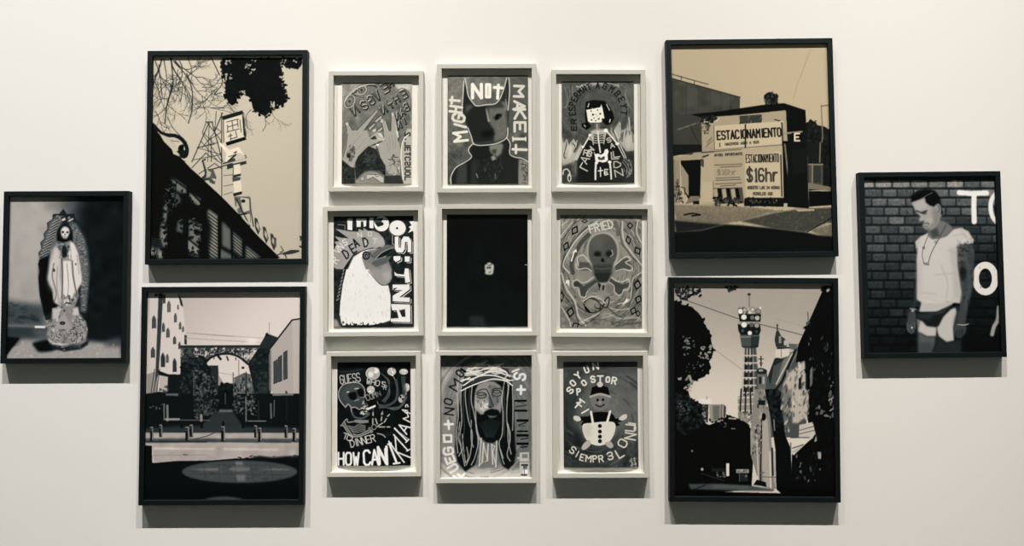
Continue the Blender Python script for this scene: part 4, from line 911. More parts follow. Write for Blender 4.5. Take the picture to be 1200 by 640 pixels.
@picture('G21', .86, **COOL)
def rooster_painting(A):
    A.view(388, 250, 488, 320, 914)
    A.g[:] = .19; A.grain(.04, 30); A.grain(.02, 8)
    # block letters along the top and down the side
    A.P("175,60 230,60 228,185 178,180", .85); A.P("270,60 380,60 375,140 350,150 345,90 320,90 318,150 275,150", .84); A.P("410,50 455,50 452,165 412,160", .85)
    A.L("75,125 150,130 150,180", 8, .5)
    A.E(540, 115, 80, 82, .85); A.P("470,60 540,100 560,130 500,150 470,110", .19); A.E(540, 115, 22, 20, .19); A.P("460,60 560,50 540,95 470,110", .3)
    A.E(710, 160, 88, 82, .87); A.E(705, 162, 12, 12, .15); A.O(706, 165, 92, 86, 5, .6, .6)
    A.P("835,90 885,85 885,220 870,190 820,215 850,170 830,150 860,130", .86)
    def block(p, d=(10, 8)):
        q = pts(p); A.P(q+np.array(d)*1.8, .74); A.P(q+np.array(d), .1); A.P(q, .88)
    block("680,255 720,250 722,370 745,370 750,290 775,250 830,255 855,300 855,420 818,420 815,310 790,310 785,390 760,425 700,420 680,380")
    block("665,462 740,460 740,500 690,525 668,500"); block("785,462 840,465 838,520 785,520")
    A.L("655,240 655,330 675,340", 6, .7)
    # comb
    A.P("50,170 190,195 290,200 300,170 350,190 345,160 400,190 450,190 510,215 560,270 578,330 560,370 500,380 440,370 330,400 240,440 170,540 130,600 70,600 30,580 30,400 60,340 36,310 90,300 40,250 110,265 190,270 120,220", .60, 1, b=2)
    A.P("430,240 560,280 570,340 470,350", .68, .6, b=20); A.P("30,450 120,420 150,560 40,590", .56, .7, b=16)
    A.T("R", 65, 545, 80, 46, -58, 9, .82); A.T("V", 80, 440, 70, 50, -52, 9, .8); A.T("N", 110, 400, 66, 40, -40, 9, .82); A.T("S", 150, 350, 60, 36, -30, 9, .82); A.T("N", 290, 260, 46, 40, -6, 8, .78); A.T("O", 395, 245, 46, 34, 6, 8, .78); A.T("T", 440, 320, 50, 48, 8, 9, .76)
    for ch, x, y in (('D', 165, 490), ('E', 238, 432), ('A', 268, 372), ('D', 358, 362)): A.T(ch, x, y, 92, 44, -30 if ch != 'D' or x < 300 else -12, 15, .13); 
    A.P("352,300 376,286 386,340 364,350", .7)
    # head and beak
    A.P("180,600 240,470 330,410 400,390 470,380 560,420 640,600 640,700 160,700", .86, 1, b=3)
    A.P("330,480 400,400 470,390 520,370 600,340 680,350 672,380 600,450 560,490 620,520 640,640 600,760 540,780 450,700 370,600", .48, 1, b=3); A.P("440,440 520,380 620,345 680,350 650,365 540,420 450,505", .40); A.P("470,490 520,440 600,390 672,382 600,450 520,480", .17); A.L("475,490 540,425 620,385", 6, .68, c=True); A.P("455,515 560,480 650,455 600,530 480,580 430,540", .38); A.P("540,570 600,545 630,620 560,640", .58, .8, b=10)
    A.P("335,490 430,560 520,600 640,560 640,700 450,690", .54, .7, b=12)
    A.L("500,375 530,370", 12, .25); A.E(375, 455, 42, 46, .16); A.E(376, 455, 28, 30, .42); A.E(376, 455, 15, 16, .12); A.E(380, 460, 6, 5, .8); A.L("415,420 440,470", 8, .2)
    A.view(388, 318, 488, 386, 941)
    A.P("170,-20 420,-20 520,130 560,160 628,155 650,260 652,400 650,540 560,570 450,590 300,590 120,595 95,480 105,330 130,150", .87)
    A.scatter("180,0 400,0 520,150 620,170 640,540 120,560 120,300 150,120", 300, 6, 26, .66, .93, .6, .22, 90); A.P("560,300 640,250 645,520 560,560", .80, .5, b=20)
    A.P("410,-20 640,-20 668,60 650,120 600,155 540,145 490,100", .56, 1, b=3); A.P("560,20 640,0 660,80 600,120", .64, .7, b=10); A.L("410,0 490,95 545,148 610,155", 6, .2, c=True)
    for x in range(120, 640, 46): A.P([(x, 575+12*math.sin(x)), (x+22, 610), (x+50, 578+10*math.cos(x)), (x+60, 630), (x-10, 630)], .16)
    A.scatter("120,560 650,560 650,610 120,610", 30, 8, 20, .12, .2, .9); A.P("30,520 90,540 120,615 30,615", .6, .9, b=8); A.P("60,500 100,480 110,560 130,610 90,600", .22, .8, b=6)
    for i in range(9): A.L([(62+i*9, 322-i*40), (90+i*7, 300-i*40)], 9, .6, .8); A.L([(66+i*9, 300-i*40), (76+i*8, 325-i*40)], 5, .6, .8)
    block("695,5 720,30 800,38 810,-30 850,-30 868,120 815,130 808,60 700,50")
    block("675,148 860,145 862,200 750,285 862,290 862,340 675,330 675,270 780,210 675,205")
    A.P("680,190 730,180 690,210", .2)
    block("655,360 865,365 870,560 655,555 655,520 740,515 720,430 670,430"); A.P("745,430 810,415 815,500 775,500", .2); A.L("745,425 812,412", 8, .75)

@picture('G22', .88, dark=(.80, 1.05, 1.08), pale=(1.0, 1.0, .95))
def black_sheet(A):
    A.view(505, 230, 637, 410, 469)
    A.ramp((80, 480), .135, (340, 120), .115); A.grain(.010, 60); A.grain(.008, 14)
    A.P("70,440 200,470 400,450 400,540 70,540", .15, .6, b=30); A.P("160,500 215,498 230,540 165,540", .27, .6, b=6)  # small pale patch is a glass reflection painted into the ink
    A.L("390,286 404,288", 3, .7)
    A.view(560, 300, 588, 330, 597)
    A.P("180,215 215,225 240,170 325,170 345,220 375,200 395,260 385,380 370,455 300,475 215,465 170,445 185,400 168,300", .72, 1, b=8)
    A.P("225,190 250,225 300,235 330,190 345,215 300,255 250,250", .2, .9, b=8); A.E(240, 298, 26, 24, .12, b=8); A.E(298, 298, 26, 26, .12, b=8); A.P("230,400 270,418 330,370 315,415 270,432", .16, .9, b=6)

@picture('G23', .84, **GREEN)
def skull_bones_painting(A):
    A.view(654, 250, 754, 320, 914)
    A.ramp((100, 100), .50, (700, 1100), .46); A.grain(.06, 40); A.grain(.035, 12)
    A.E(470, 520, 330, 480, .55, .8, b=40); A.E(470, 560, 250, 330, .50, .6, b=30)
    A.swirl(470, 560, 200, 640, 260, 12, .30, .68, .6, 1.25); A.swirl(470, 560, 220, 620, 90, 7, .14, .26, .7, 1.25)
    for p, w, v in (("120,640 60,560 100,440 230,250 420,90", 14, .76), ("60,640 40,560 90,430 200,260 370,90", 8, .20), ("160,640 150,520 240,330 330,230", 46, .28), ("690,90 690,200 720,330 860,520 890,560", 14, .74), ("670,110 665,220 700,350 830,520", 8, .22), ("850,80 840,200 890,320", 13, .74), ("835,90 820,220 870,320", 7, .2), ("30,250 160,90", 10, .72), ("40,290 190,90", 7, .2), ("40,130 110,80", 9, .74), ("50,80 50,160", 7, .74), ("610,100 640,180 640,230", 40, .38)):
        A.L(p, w, v, .85, c=True, b=2)
    A.view(654, 316, 754, 386, 914)
    for p, w, v in (("40,40 90,200 180,340 220,500 300,600", 14, .74), ("30,60 70,230 160,350 200,520 240,600", 8, .22), ("890,30 800,100 780,240 760,330 640,370", 12, .72), ("880,60 810,150 790,280 750,400", 8, .22), ("40,400 120,540 140,620", 12, .74), ("60,330 150,400", 6, .2), ("550,410 640,430 760,420", 9, .72), ("540,470 650,520 800,500", 12, .64), ("230,570 330,520 430,470", 12, .72), ("250,600 350,550 440,480", 8, .2), ("610,570 700,540 890,500", 8, .30), ("620,560 780,580 880,570", 16, .36), ("520,400 620,480 700,520", 8, .2), ("700,530 860,510", 12, .66), ("620,600 880,560", 14, .34)):
        A.L(p, w, v, .85, c=True, b=2)
    def gem(x, y, rx, ry, r):
        R = math.radians(r); q = [(x+a*rx*math.cos(R)-b*ry*math.sin(R), y+a*rx*math.sin(R)+b*ry*math.cos(R)) for a, b in ((0, -1), (1, 0), (0, 1), (-1, 0))]
        A.P(q, .14); c = np.array([x, y]); A.P((np.array(q)-c)*.52+c, .58); A.P((np.array(q)-c)*.3+c, .40)
    for g in ((845, 165, 46, 62, 10), (855, 320, 44, 54, 20), (800, 440, 40, 48, 20), (135, 455, 46, 66, 12), (185, 600, 40, 50, 60), (40, 290, 26, 70, 0), (850, 470, 30, 40, 0)): gem(*g)
    # bones under the skull
    A.P("270,180 420,90 440,60 520,60 610,130 690,160 760,140 750,190 690,210 700,260 650,275 610,240 590,190 520,110 440,130 340,200 300,290 250,290 225,210 165,180 165,140 200,125 240,150", .30, 1, b=4)
    for p in ("165,180 160,140 200,110 250,140 300,135 410,60", "170,190 220,200 235,280 290,295 320,230 440,125", "540,60 620,120 690,130 750,105 765,160 740,215 700,220 680,260 640,275 600,240", "520,120 590,170 600,230"): A.L(p, 11, .74, .9, c=True, b=2)
    A.P("310,210 430,135 440,200 400,230 340,260", .46, .8, b=6); A.P("500,130 590,190 590,260 520,250", .45, .8, b=6); A.P("420,130 500,130 490,220 470,225 460,160 440,220", .16); A.L("470,150 465,215", 12, .5); A.E(200, 155, 34, 30, .26, .9, b=4); A.E(650, 230, 30, 28, .32, .8, b=4)
    A.view(654, 250, 754, 320, 914)
    A.P("600,560 700,490 740,480 790,560 770,610 700,600 620,630", .33, 1, b=4); A.P("230,520 330,530 370,620 220,610", .32, .9, b=5)
    for p in ("595,570 700,480 750,470 770,500 720,530 780,570 790,610 740,615", "620,620 700,600 760,620", "215,560 210,480 270,450 330,520", "190,540 210,600 300,590 360,620"): A.L(p, 12, .74, .9, c=True, b=2)
    for g in ((180, 185, 42, 62, 30), (88, 355, 36, 58, 20), (285, 85, 36, 26, 0), (750, 290, 34, 54, -8), (848, 405, 40, 52, -30), (770, 135, 36, 40, 0)): gem(*g)
    A.P("195,380 205,420 180,420 150,520 135,515 165,420 150,425", .82)
    # skull
    A.P("475,205 560,225 620,290 648,380 640,480 600,570 570,640 560,700 520,760 460,765 400,700 370,580 325,500 310,400 320,310 370,240", .66, 1, b=4, c=True)
    A.P("475,222 550,240 605,300 632,380 625,470 585,560 560,640 530,720 460,740 405,690 378,580 335,490 325,400 340,310 390,250", .345, 1, b=4, c=True); A.E(440, 310, 90, 70, .40, .6, b=30); A.E(540, 350, 60, 60, .32, .6, b=24)
    A.E(422, 440, 40, 32, .16, b=7); A.E(545, 435, 38, 34, .17, b=7); A.L("575,400 585,440 560,465", 9, .72, .9, c=True, b=3); A.L("385,470 440,475", 7, .5, .6, b=3); A.P("472,475 500,515 478,525 455,515", .10, 1, b=5)
    A.P("360,560 590,550 580,640 530,740 420,740 380,650", .24, .8, b=12); A.L("400,590 470,600 560,590", 10, .42, .7, b=4); A.P("380,640 570,640 520,740 430,740", .19, .8, b=10)
    A.T("FRIED", 348, 215, 84, 44, -14, 13, .76, 1.3)
    A.view(654, 316, 754, 386, 914)
    A.P("90,110 125,115 120,185 100,150 80,150", .82); A.P("735,300 745,345 690,370", .82); A.L("690,370 750,320", 10, .8)
    # ribbon signature
    A.L("280,350 330,310 400,320 470,390 520,400 545,330 540,300 505,320 490,370 440,440 350,460 300,430 275,370", 12, .14, c=True); A.L("400,370 390,400 440,420 450,390", 12, .12, c=True); A.L("430,350 480,400", 8, .2); A.L("265,340 370,285 460,320 500,360", 11, .72, c=True); A.L("290,400 340,455", 20, .12); A.P("360,330 430,360 400,410 330,430 300,370", .56, .6, b=10); A.P("430,460 560,430 580,500 470,520", .6, .6, b=16); A.L("560,330 580,325", 6, .2)

@picture('G31', .79, **COOL)
def laughing_skull_painting(A):
    A.view(392, 422, 484, 486, 920)
    A.g[:] = .13; A.grain(.02, 60); A.grain(.015, 12)
    A.P("60,130 380,95 420,250 60,300", .17, .7, b=30); A.L("70,140 200,135 330,110", 14, .28, .8, c=True, b=5)
    # skull
    A.P("200,265 290,275 345,330 358,420 350,480 390,520 380,560 300,580 250,560 200,570 175,530 130,560 80,500 52,420 60,350 110,295", .28, 1, c=True); A.P("200,290 290,300 330,360 330,460 200,500 110,470 85,400 110,330", .33, .7, b=20)
    A.L("130,555 75,490 50,420 60,350 110,290 200,265 290,275 345,330 358,410 350,440", 10, .62, c=True)
    A.P("175,385 250,375 265,430 240,470 190,465 160,420", .06, 1, b=4); A.P("268,350 320,335 345,380 335,430 300,435 270,400", .06, 1, b=4); A.L("150,380 170,375", 14, .7); A.L("240,340 280,335", 12, .7); A.L("240,480 285,465", 9, .6); A.L("300,440 350,440", 7, .5)
    A.L("130,555 160,520 190,550 200,600 210,640", 15, .55, c=True); A.L("200,560 240,555 290,580 310,570", 11, .6, c=True)
    A.scatter("300,560 390,520 385,560 320,585", 22, 6, 12, .55, .85, .9); A.L("330,490 350,520", 8, .7); A.L("345,480 325,520", 8, .7); A.P("355,575 480,528 480,550 390,590", .82); A.scatter("300,605 400,600 400,640 300,640", 26, 7, 13, .55, .85, .9)
    A.T("GUESS", 76, 285, 100, 36, -8, 10, .70, 1.35)
    A.T("WHO", 372, 278, 62, 42, 12, 9, .76, 1.28); A.T("'S", 530, 310, 60, 34, 12, 9, .72, 1.1); A.T("R", 572, 345, 52, 30, 14, 8, .66)
    A.T("COM", 382, 480, 66, 34, -20, 8, .6, 1.3); A.T("N", 510, 428, 52, 36, -20, 7, .5)
    # pale heads on stalks
    A.E(448, 160, 80, 72, .62); A.E(425, 170, 30, 36, .82, b=6); A.E(485, 125, 36, 34, .82, b=6); A.E(440, 120, 36, 20, .66, b=6); A.O(448, 160, 80, 72, 6, .8, .8); A.L("430,220 450,240", 10, .6)
    for x, y, rx, ry in ((425, 350, 46, 46), (668, 138, 50, 46), (808, 140, 50, 34), (842, 325, 36, 48)):
        A.E(x, y, rx, ry, .70); A.scatter([(x-rx*.7, y-ry*.7), (x+rx*.7, y-ry*.7), (x+rx*.7, y+ry*.7), (x-rx*.7, y+ry*.7)], 16, 6, 14, .5, .92, .9)
    A.E(785, 455, 38, 48, .66, r=20); A.E(772, 435, 12, 16, .08); A.E(798, 462, 12, 16, .08); A.P("660,170 690,170 685,195 670,190", .8); A.L("690,200 710,240", 8, .6)
    for i in range(7):
        A.L([(540+i*7, 150+i*6), (620+i*4, 250), (650-i*6, 400), (590-i*6, 500-i*3)], 6, .30+.05*(i % 3), .9, c=True)
        A.L([(700+i*5, 230), (722+i*4, 350), (700+i*5, 470), (620, 520+i*5), (520, 525+i*4)], 6, .26+.06*(i % 3), .9, c=True)
        A.L([(780+i*8, 195), (790+i*6, 300), (800+i*8, 430-i*4)], 6, .30+.06*(i % 2), .9, c=True)
        A.L([(850-i*5, 430), (800-i*5, 530), (700, 590-i*6), (520, 520+i*8)], 6, .32+.06*(i % 3), .9, c=True)
    A.L("840,370 830,410", 16, .5, b=3); A.L("500,490 510,520", 8, .5); A.L("450,570 455,640", 8, .4); A.L("560,600 565,640", 10, .5)
    A.view(392, 484, 484, 548, 920)
    # collar bones, hand
    A.L("205,0 240,50 320,65 400,20 390,0", 22, .34, c=True); A.P("235,80 400,85 395,115 300,125 240,110", .5); A.L("80,150 130,85 150,75 160,110 240,100", 14, .52, c=True); A.L("75,150 130,140 120,110", 16, .5); A.L("115,150 195,270", 26, .40); A.L("105,150 185,275", 7, .66); A.L("135,150 215,270", 7, .66); A.E(200, 275, 20, 16, .5)
    A.L("215,265 290,265 410,215", 26, .38, c=True); A.L("220,280 300,275 410,230", 7, .68, c=True); A.L("220,250 290,255 400,200", 7, .66, c=True); A.E(410, 185, 18, 22, .42); A.E(430, 215, 20, 22, .5)
    for i in range(5): A.L([(150+i*14, 150+i*16), (230, 165+i*17), (280+i*6, 140+i*20), (360, 150+i*14)], 8, .56, .9, c=True)
    A.O(462, 165, 26, 30, 7, .6)
    for p in ("450,0 452,30", "448,70 448,130", "480,70 500,130", "555,0 550,20", "552,50 545,90", "640,20 620,40", "605,70 580,110", "560,120 500,160", "520,165 585,165", "615,165 645,165"): A.L(p, 14, .68, .95)
    A.T("TO", 90, 295, 66, 60, 20, 9, .74, .9); A.T("DINNER", 198, 402, 84, 46, -14, 9, .76, 1.16); A.L("500,240 560,255 595,285", 9, .68, c=True)
    A.T("HOW", 48, 605, 140, 62, 0, 22, .88, 1.42); A.T("CAN", 352, 605, 165, 72, -4, 24, .88, 1.25); A.T("N", 520, 600, 200, 96, -3, 30, .88)
    A.L("640,360 725,580", 24, .88); A.L("625,365 660,355", 20, .88); A.L("690,590 760,582", 20, .88)
    A.T("K", 810, 575, 300, 90, -36, 16, .86); A.L("690,255 855,440", 15, .84); A.L("840,445 880,425", 13, .84); A.L("700,180 845,330", 18, .84); A.L("830,345 868,310", 13, .84); A.L("745,220 862,310", 10, .7)
    A.T("A", 840, 250, 130, 90, -58, 16, .86); A.T("M", 880, 110, 90, 90, -62, 13, .82)
    A.view(392, 422, 484, 486, 920); A.T("A", 838, 625, 60, 34, -66, 12, .8); A.T("?", 870, 570, 50, 30, -66, 12, .8)

@picture('G32', .80, **COOL)
def thorn_crown_painting(A):
    A.view(514, 414, 624, 488, 951)
    A.ramp((100, 200), .50, (850, 500), .43); A.grain(.04, 60); A.grain(.03, 14)
    A.P("20,160 170,160 90,330 50,640 20,640", .66, .8, b=24); A.L("70,640 80,400 160,250 260,200", 60, .42, .6, c=True, b=20); A.P("740,300 930,160 935,640 760,640", .44, .8, b=24); A.P("20,20 935,20 935,150 20,150", .40, .7, b=10); A.P("180,20 560,20 560,150 180,150", .3, .6, b=20)
    A.view(514, 486, 624, 560, 951)
    A.P("20,480 250,560 600,520 930,560 930,640 20,640", .70, .9, b=30); A.scatter("30,540 900,560 900,635 30,635", 60, 14, 50, .60, .8, .4, .3, 0); A.P("20,0 170,0 160,300 200,480 20,480", .54, .7, b=20); A.P("770,0 930,0 930,480 770,480", .44, .8, b=20)
    A.view(514, 414, 624, 488, 951); A.swirl(480, 620, 300, 640, 190, 18, .36, .62, .5, 1.2)
    # hair
    A.view(514, 414, 624, 488, 951)
    A.P("230,350 300,320 450,280 560,280 700,290 750,340 760,640 770,900 780,1000 760,1120 700,1180 640,1140 600,1000 560,640 380,640 400,1000 370,1130 270,1200 190,1100 165,960 180,700 215,480", .13, 1, b=3)
    # face
    A.P("400,320 480,285 560,290 620,330 655,400 645,480 630,580 600,700 440,700 420,620 360,560 362,450 375,370", .54, 1, b=4); A.P("500,330 560,320 620,360 640,440 600,520 560,560 540,480", .42, .8, b=14); A.P("380,480 500,480 500,560 450,610 380,560", .66, .8, b=12); A.scatter("420,490 500,500 490,560 430,590", 16, 8, 22, .7, .84, .7)
    for x, y, rx, ry in ((432, 430, 52, 30), (588, 408, 46, 30)):
        A.E(x, y, rx, ry, .48); A.O(x, y, rx, ry, 8, .16, .9); A.O(x, y-6, rx*.9, ry*.75, 7, .14, .9, 0, 180, 360); A.L([(x-rx, y-14), (x-10, y+2), (x+rx, y-10)], 7, .16, c=True)
    A.L("385,400 430,372 480,370 510,420 525,470", 9, .14, c=True); A.L("545,380 570,360 620,362 645,380", 9, .16, c=True); A.L("545,370 540,430 560,450", 7, .24, c=True)
    A.P("500,440 535,460 560,540 545,560 500,550 510,500", .34, .9, b=6); A.L("510,430 555,540", 7, .2); A.E(520, 548, 14, 7, .18)
    for p in ("380,470 395,500", "405,480 410,510", "430,490 428,550", "460,480 470,495", "590,450 600,500 590,490", "510,350 520,330"): A.L(p, 8, .26, .9)
    A.P("470,590 530,565 600,575 635,640 640,800 620,900 560,970 500,960 430,880 390,760 390,650 440,640", .12, 1, b=3)
    A.view(514, 486, 624, 560, 951)
    A.P("385,0 640,0 640,150 600,250 540,290 480,280 420,220 385,150", .12); A.P("490,10 560,18 590,10 575,28 520,34", .5, .9, b=3)
    for i in range(12): A.L([(410+i*19, 40+abs(6-i)*8), (440+i*14, 140), (480+i*7, 230)], 5, .27, .8, c=True)
    # neck
    A.P("415,230 480,280 540,290 600,260 600,540 400,540", .46, .9, b=6)
    for p, w in (("430,240 410,520", 12), ("455,290 440,480", 16), ("450,290 495,470", 10), ("500,300 490,460", 14), ("535,300 545,500", 14), ("540,310 565,320 545,380 580,520", 10), ("585,270 575,530", 13), ("470,480 500,450", 8), ("405,510 440,490", 8)): A.L(p, w, .76, .9)
    # strands
    for p in ("205,-430 190,-200 200,0 180,200 195,390", "240,-440 225,-150 235,60 215,250 265,520", "300,-420 270,-200 300,50 340,200 320,400 280,510", "350,-380 330,-150 360,0 400,250 370,420 330,510", "380,-200 375,50 390,200 440,280", "215,80 200,250 240,340 205,420", "240,200 250,330 270,480", "680,-400 640,-180 650,0 640,200 610,290 640,440 660,500", "720,-380 690,-100 690,90 720,250 690,400 720,470", "640,-440 700,-300 690,-150", "745,-300 750,-50 745,160", "700,100 700,260 730,400", "620,350 650,440", "285,330 300,440 270,490", "690,80 720,180 715,270", "330,60 330,250 350,330"):
        A.L(p, 9, .70, .85, c=True)
    for p in ("260,-400 250,-100 260,150 230,330", "320,-350 310,-100 330,150", "660,-300 665,0 660,220", "190,100 230,300 260,400"): A.L(p, 8, .34, .8, c=True)
    # crown of thorns
    A.view(514, 414, 624, 488, 951)
    A.P("250,290 270,200 350,150 560,135 700,160 730,240 750,330 700,290 560,270 450,290 330,340 225,390", .16, .7)
    r = A.rng
    for i in range(34):
        t = r.random(); x = 250+t*460; y = 330-190*math.sin(math.pi*(.12+.76*t))+r.uniform(-40, 50)
        A.L([(x-50, y+r.uniform(-10, 34)), (x, y+r.uniform(-14, 14)), (x+60, y+r.uniform(-34, 20))], 12, r.uniform(.66, .84), .95, c=True)
    for p in ("225,385 330,335 450,290 560,265 680,285 745,330", "250,270 350,260 460,210 580,190 700,230", "270,210 380,190 500,160 640,170 720,240", "250,330 400,240 560,230 720,280", "300,170 420,230 560,160 690,200"): A.L(p, 13, .80, 1, c=True)
    # lettering
    for ch, x, y, h, cw, an in (('N', 150, 630, 90, 64, 278), ('O', 130, 530, 80, 50, 288), ('M', 185, 390, 90, 96, 302), ('O', 230, 250, 76, 44, 310)): A.T(ch, x, y, h, cw, an, 15, .15)
    A.L("230,165 270,190", 24, .13)
    A.T("S", 770, 200, 110, 60, 100, 24, .84); A.L("745,190 810,165", 20, .78); A.L("795,372 870,372", 26, .84); A.L("832,335 830,415", 26, .84)
    A.L("450,75 505,75", 12, .44, .7); A.L("478,50 480,105", 12, .44, .7); A.O(760, 115, 40, 26, 10, .3, .8)
    A.L("775,485 880,485", 22, .09); A.L("780,545 880,530", 12, .24); A.L("775,585 885,585", 22, .09); A.L("800,500 860,510", 8, .3)
    A.view(514, 486, 624, 560, 951)
    for y, w, v in ((62, 26, .08), (170, 16, .1), (212, 26, .08), (296, 26, .1)): A.L([(795, y), (895, y)], w, v)
    A.L("805,110 880,80", 10, .14); A.L("810,120 870,115", 10, .3); A.L("830,250 900,240", 14, .2); A.L("830,330 890,325", 16, .2); A.L("850,310 850,340", 8, .2)
    A.P("815,385 910,380 915,640 815,640", .70); A.R(840, 400, 895, 440, .48); A.R(790, 430, 840, 450, .7); A.R(830, 500, 900, 520, .24); A.R(850, 520, 890, 548, .4); A.R(850, 560, 900, 600, .86); A.R(825, 600, 890, 618, .3); A.L("820,480 905,480", 7, .36); A.L("860,500 862,620", 6, .3)
    A.L("62,100 145,98", 24, .84); A.L("98,65 106,145", 24, .84)
    A.P("40,200 140,200 140,285 48,288", .82); A.P("68,222 118,220 120,262 72,265", .46)
    for ch, x, y, h, cw, an in (('G', 150, 395, 92, 66, -98), ('E', 168, 468, 84, 60, -112), ('U', 200, 540, 90, 56, -122), ('F', 262, 598, 96, 58, -134)): A.T(ch, x, y, h, cw, an, 24, .80)

@picture('G33', .79, dark=(.84, 1.0, 1.06), pale=(1.02, 1.0, .96))
def dungarees_painting(A):
    A.view(640, 403, 772, 590, 452)
    A.ramp((100, 400), .22, (330, 160), .40); A.grain(.05, 50); A.grain(.03, 12)
    A.P("260,120 360,110 366,360 290,300", .40, .7, b=26); A.P("70,150 160,160 130,420 70,440", .24, .7, b=24); A.P("70,70 366,70 366,120 70,120", .26, .6, b=16)
    A.swirl(215, 290, 60, 260, 170, 7, .22, .40, .5)
    # plump plain figure in dungarees, a bobble cap on its head
    A.E(212, 290, 92, 116, .48, .55, b=14)
    A.P("176,285 195,275 245,275 268,285 282,312 285,330 150,330 155,305", .09, 1, c=True); A.L("160,300 132,302", 18, .09); A.L("272,310 296,306", 16, .09)
    A.P("112,290 132,292 140,306 126,312 112,304", .74, 1, c=True); A.P("290,302 306,286 322,284 322,298 306,308", .74, 1, c=True)
    A.E(216, 226, 38, 44, .46); A.P("176,214 184,176 216,164 248,176 257,214 216,204", .09, 1); A.L("178,213 216,203 256,213", 9, .62, c=True); A.E(216, 164, 12, 11, .72)
    A.E(206, 226, 5, 6, .1); A.E(228, 225, 5, 6, .1); A.L("200,246 216,253 233,245", 5, .14, c=True); A.E(216, 236, 6, 5, .56)
    A.P("148,325 180,318 250,312 276,322 272,360 250,394 212,408 172,396 150,362", .77, 1, c=True); A.L("188,322 180,274", 9, .80); A.L("244,316 256,272", 9, .80); A.P("150,330 180,320 176,380 156,370", .68, .6, b=8)
    for y in (330, 352, 372, 390): A.E(215, y, 8, 8, .14)
    A.P("150,400 172,386 178,404 156,424 142,420", .64, 1, c=True); A.P("236,396 258,392 268,410 256,418 240,408", .62, 1, c=True)
    # crooked words
    for ch, x, y, h, cw, an in (('S', 100, 202, 24, 17, -48), ('O', 110, 172, 22, 15, -42), ('Y', 128, 143, 24, 17, -36), ('U', 160, 118, 24, 14, -20), ('N', 190, 104, 24, 20, -6)): A.T(ch, x, y, h, cw, an, 6.5, .80)
    for ch, x, y, h, cw, an in (('I', 140, 272, 30, 22, 60), ('M', 142, 252, 24, 20, -52), ('P', 126, 206, 24, 13, -6), ('O', 152, 170, 20, 14, -34), ('S', 182, 156, 24, 15, -8), ('T', 206, 156, 26, 22, 0), ('O', 240, 154, 20, 13, 4), ('R', 262, 160, 26, 16, 12)): A.T(ch, x, y, h, cw, an, 6, .82)
    A.L("118,256 132,240", 7, .8)
    for ch, x, y, h, cw, an in (('S', 92, 430, 26, 18, 40), ('I', 116, 450, 24, 12, 28), ('E', 134, 464, 24, 14, 16), ('M', 158, 470, 24, 20, 6), ('P', 188, 472, 24, 14, -4), ('R', 212, 472, 24, 16, -8), ('3', 248, 464, 28, 20, -12)): A.T(ch, x, y, h, cw, an, 5, .76)
    for ch, x, y, h, cw, an in (('L', 292, 458, 34, 22, -30), ('O', 314, 418, 34, 26, -62), ('N', 356, 386, 44, 22, -80), ('U', 356, 352, 40, 24, -84)): A.T(ch, x, y, h, cw, an, 5.5, .76)
    A.L("330,318 356,322 352,342", 6, .76)
    A.scatter("332,458 362,458 360,492 334,492", 26, 2, 6, .45, .72, .8); A.L("340,462 344,490", 3, .65); A.L("352,460 358,488", 3, .65)
# ------------------------------------------------------------------ frames
def rail_mesh(w, h, side, r, d, parent, mat):
    """one mitred length of moulding; side 0 top, 1 right, 2 bottom, 3 left"""
    b = 0.0007
    prof = [(0, -0.0008), (0, -d+b), (b*.3, -d+b*.3), (b, -d), (r-b, -d), (r-b*.3, -d+b*.3), (r, -d+b), (r, -0.0008)]
    L = w if side in (0, 2) else h
    off = h/2 if side in (0, 2) else w/2
    a = -side*math.pi/2
    vs = []
    for s in (-1, 1):
        for u, y in prof:
            p, q = s*(L/2-u), off-u           # along, outward
            vs.append((p*math.cos(a)-q*math.sin(a), y, p*math.sin(a)+q*math.cos(a)))
    n = len(prof)
    fs = [tuple(range(n)), tuple(range(2*n-1, n-1, -1))] + [(i, (i+1) % n, n+(i+1) % n, n+i) for i in range(n)]
    return link_mesh('rail', vs, fs, mat, parent)

def print_mesh(name, art, x0, z0, x1, z1, y, parent, curl=0.0, tilt=0.0):
    """the sheet itself: a fine grid of paper carrying its ink in the colour layer"""
    ny, nx = art.shape[:2]
    u = np.linspace(0, 1, nx); v = np.linspace(1, 0, ny)
    U, V = np.meshgrid(u, v)
    Y = y - curl*(1-(2*U-1)**2)*np.clip(1-V*1.6, 0, 1)**2
    co = np.stack([x0+(x1-x0)*U, Y, z0+(z1-z0)*V], -1).reshape(-1, 3).astype(np.float32)
    idx = np.arange(nx*ny).reshape(ny, nx)
    q = np.stack([idx[1:, :-1], idx[1:, 1:], idx[:-1, 1:], idx[:-1, :-1]], -1).reshape(-1, 4).astype(np.int32)
    me = bpy.data.meshes.new(name)
    me.vertices.add(len(co)); me.vertices.foreach_set('co', co.ravel())
    me.loops.add(q.size); me.loops.foreach_set('vertex_index', q.ravel())
    me.polygons.add(len(q)); me.polygons.foreach_set('loop_start', np.arange(0, q.size, 4, dtype=np.int32))
    me.update(calc_edges=True)
    at = me.color_attributes.new('ink', 'FLOAT_COLOR', 'POINT')
    c4 = np.ones((ny*nx, 4), np.float32); c4[:, :3] = art.reshape(-1, 3)
    at.data.foreach_set('color', c4.ravel())
    me.materials.append(M_print)
    me.validate()
    o = bpy.data.objects.new(name, me); scn.collection.objects.link(o); o.parent = parent
    return o

def frame_root(name, cx, cz, angle, label, cat, group):
    e = bpy.data.objects.new(name, None); scn.collection.objects.link(e)
    e.empty_display_size = 0.05
    e.location = (cx, 0, cz); e.rotation_euler = (0, -angle, 0)
    e['label'] = label; e['category'] = cat; e['group'] = group
    return e

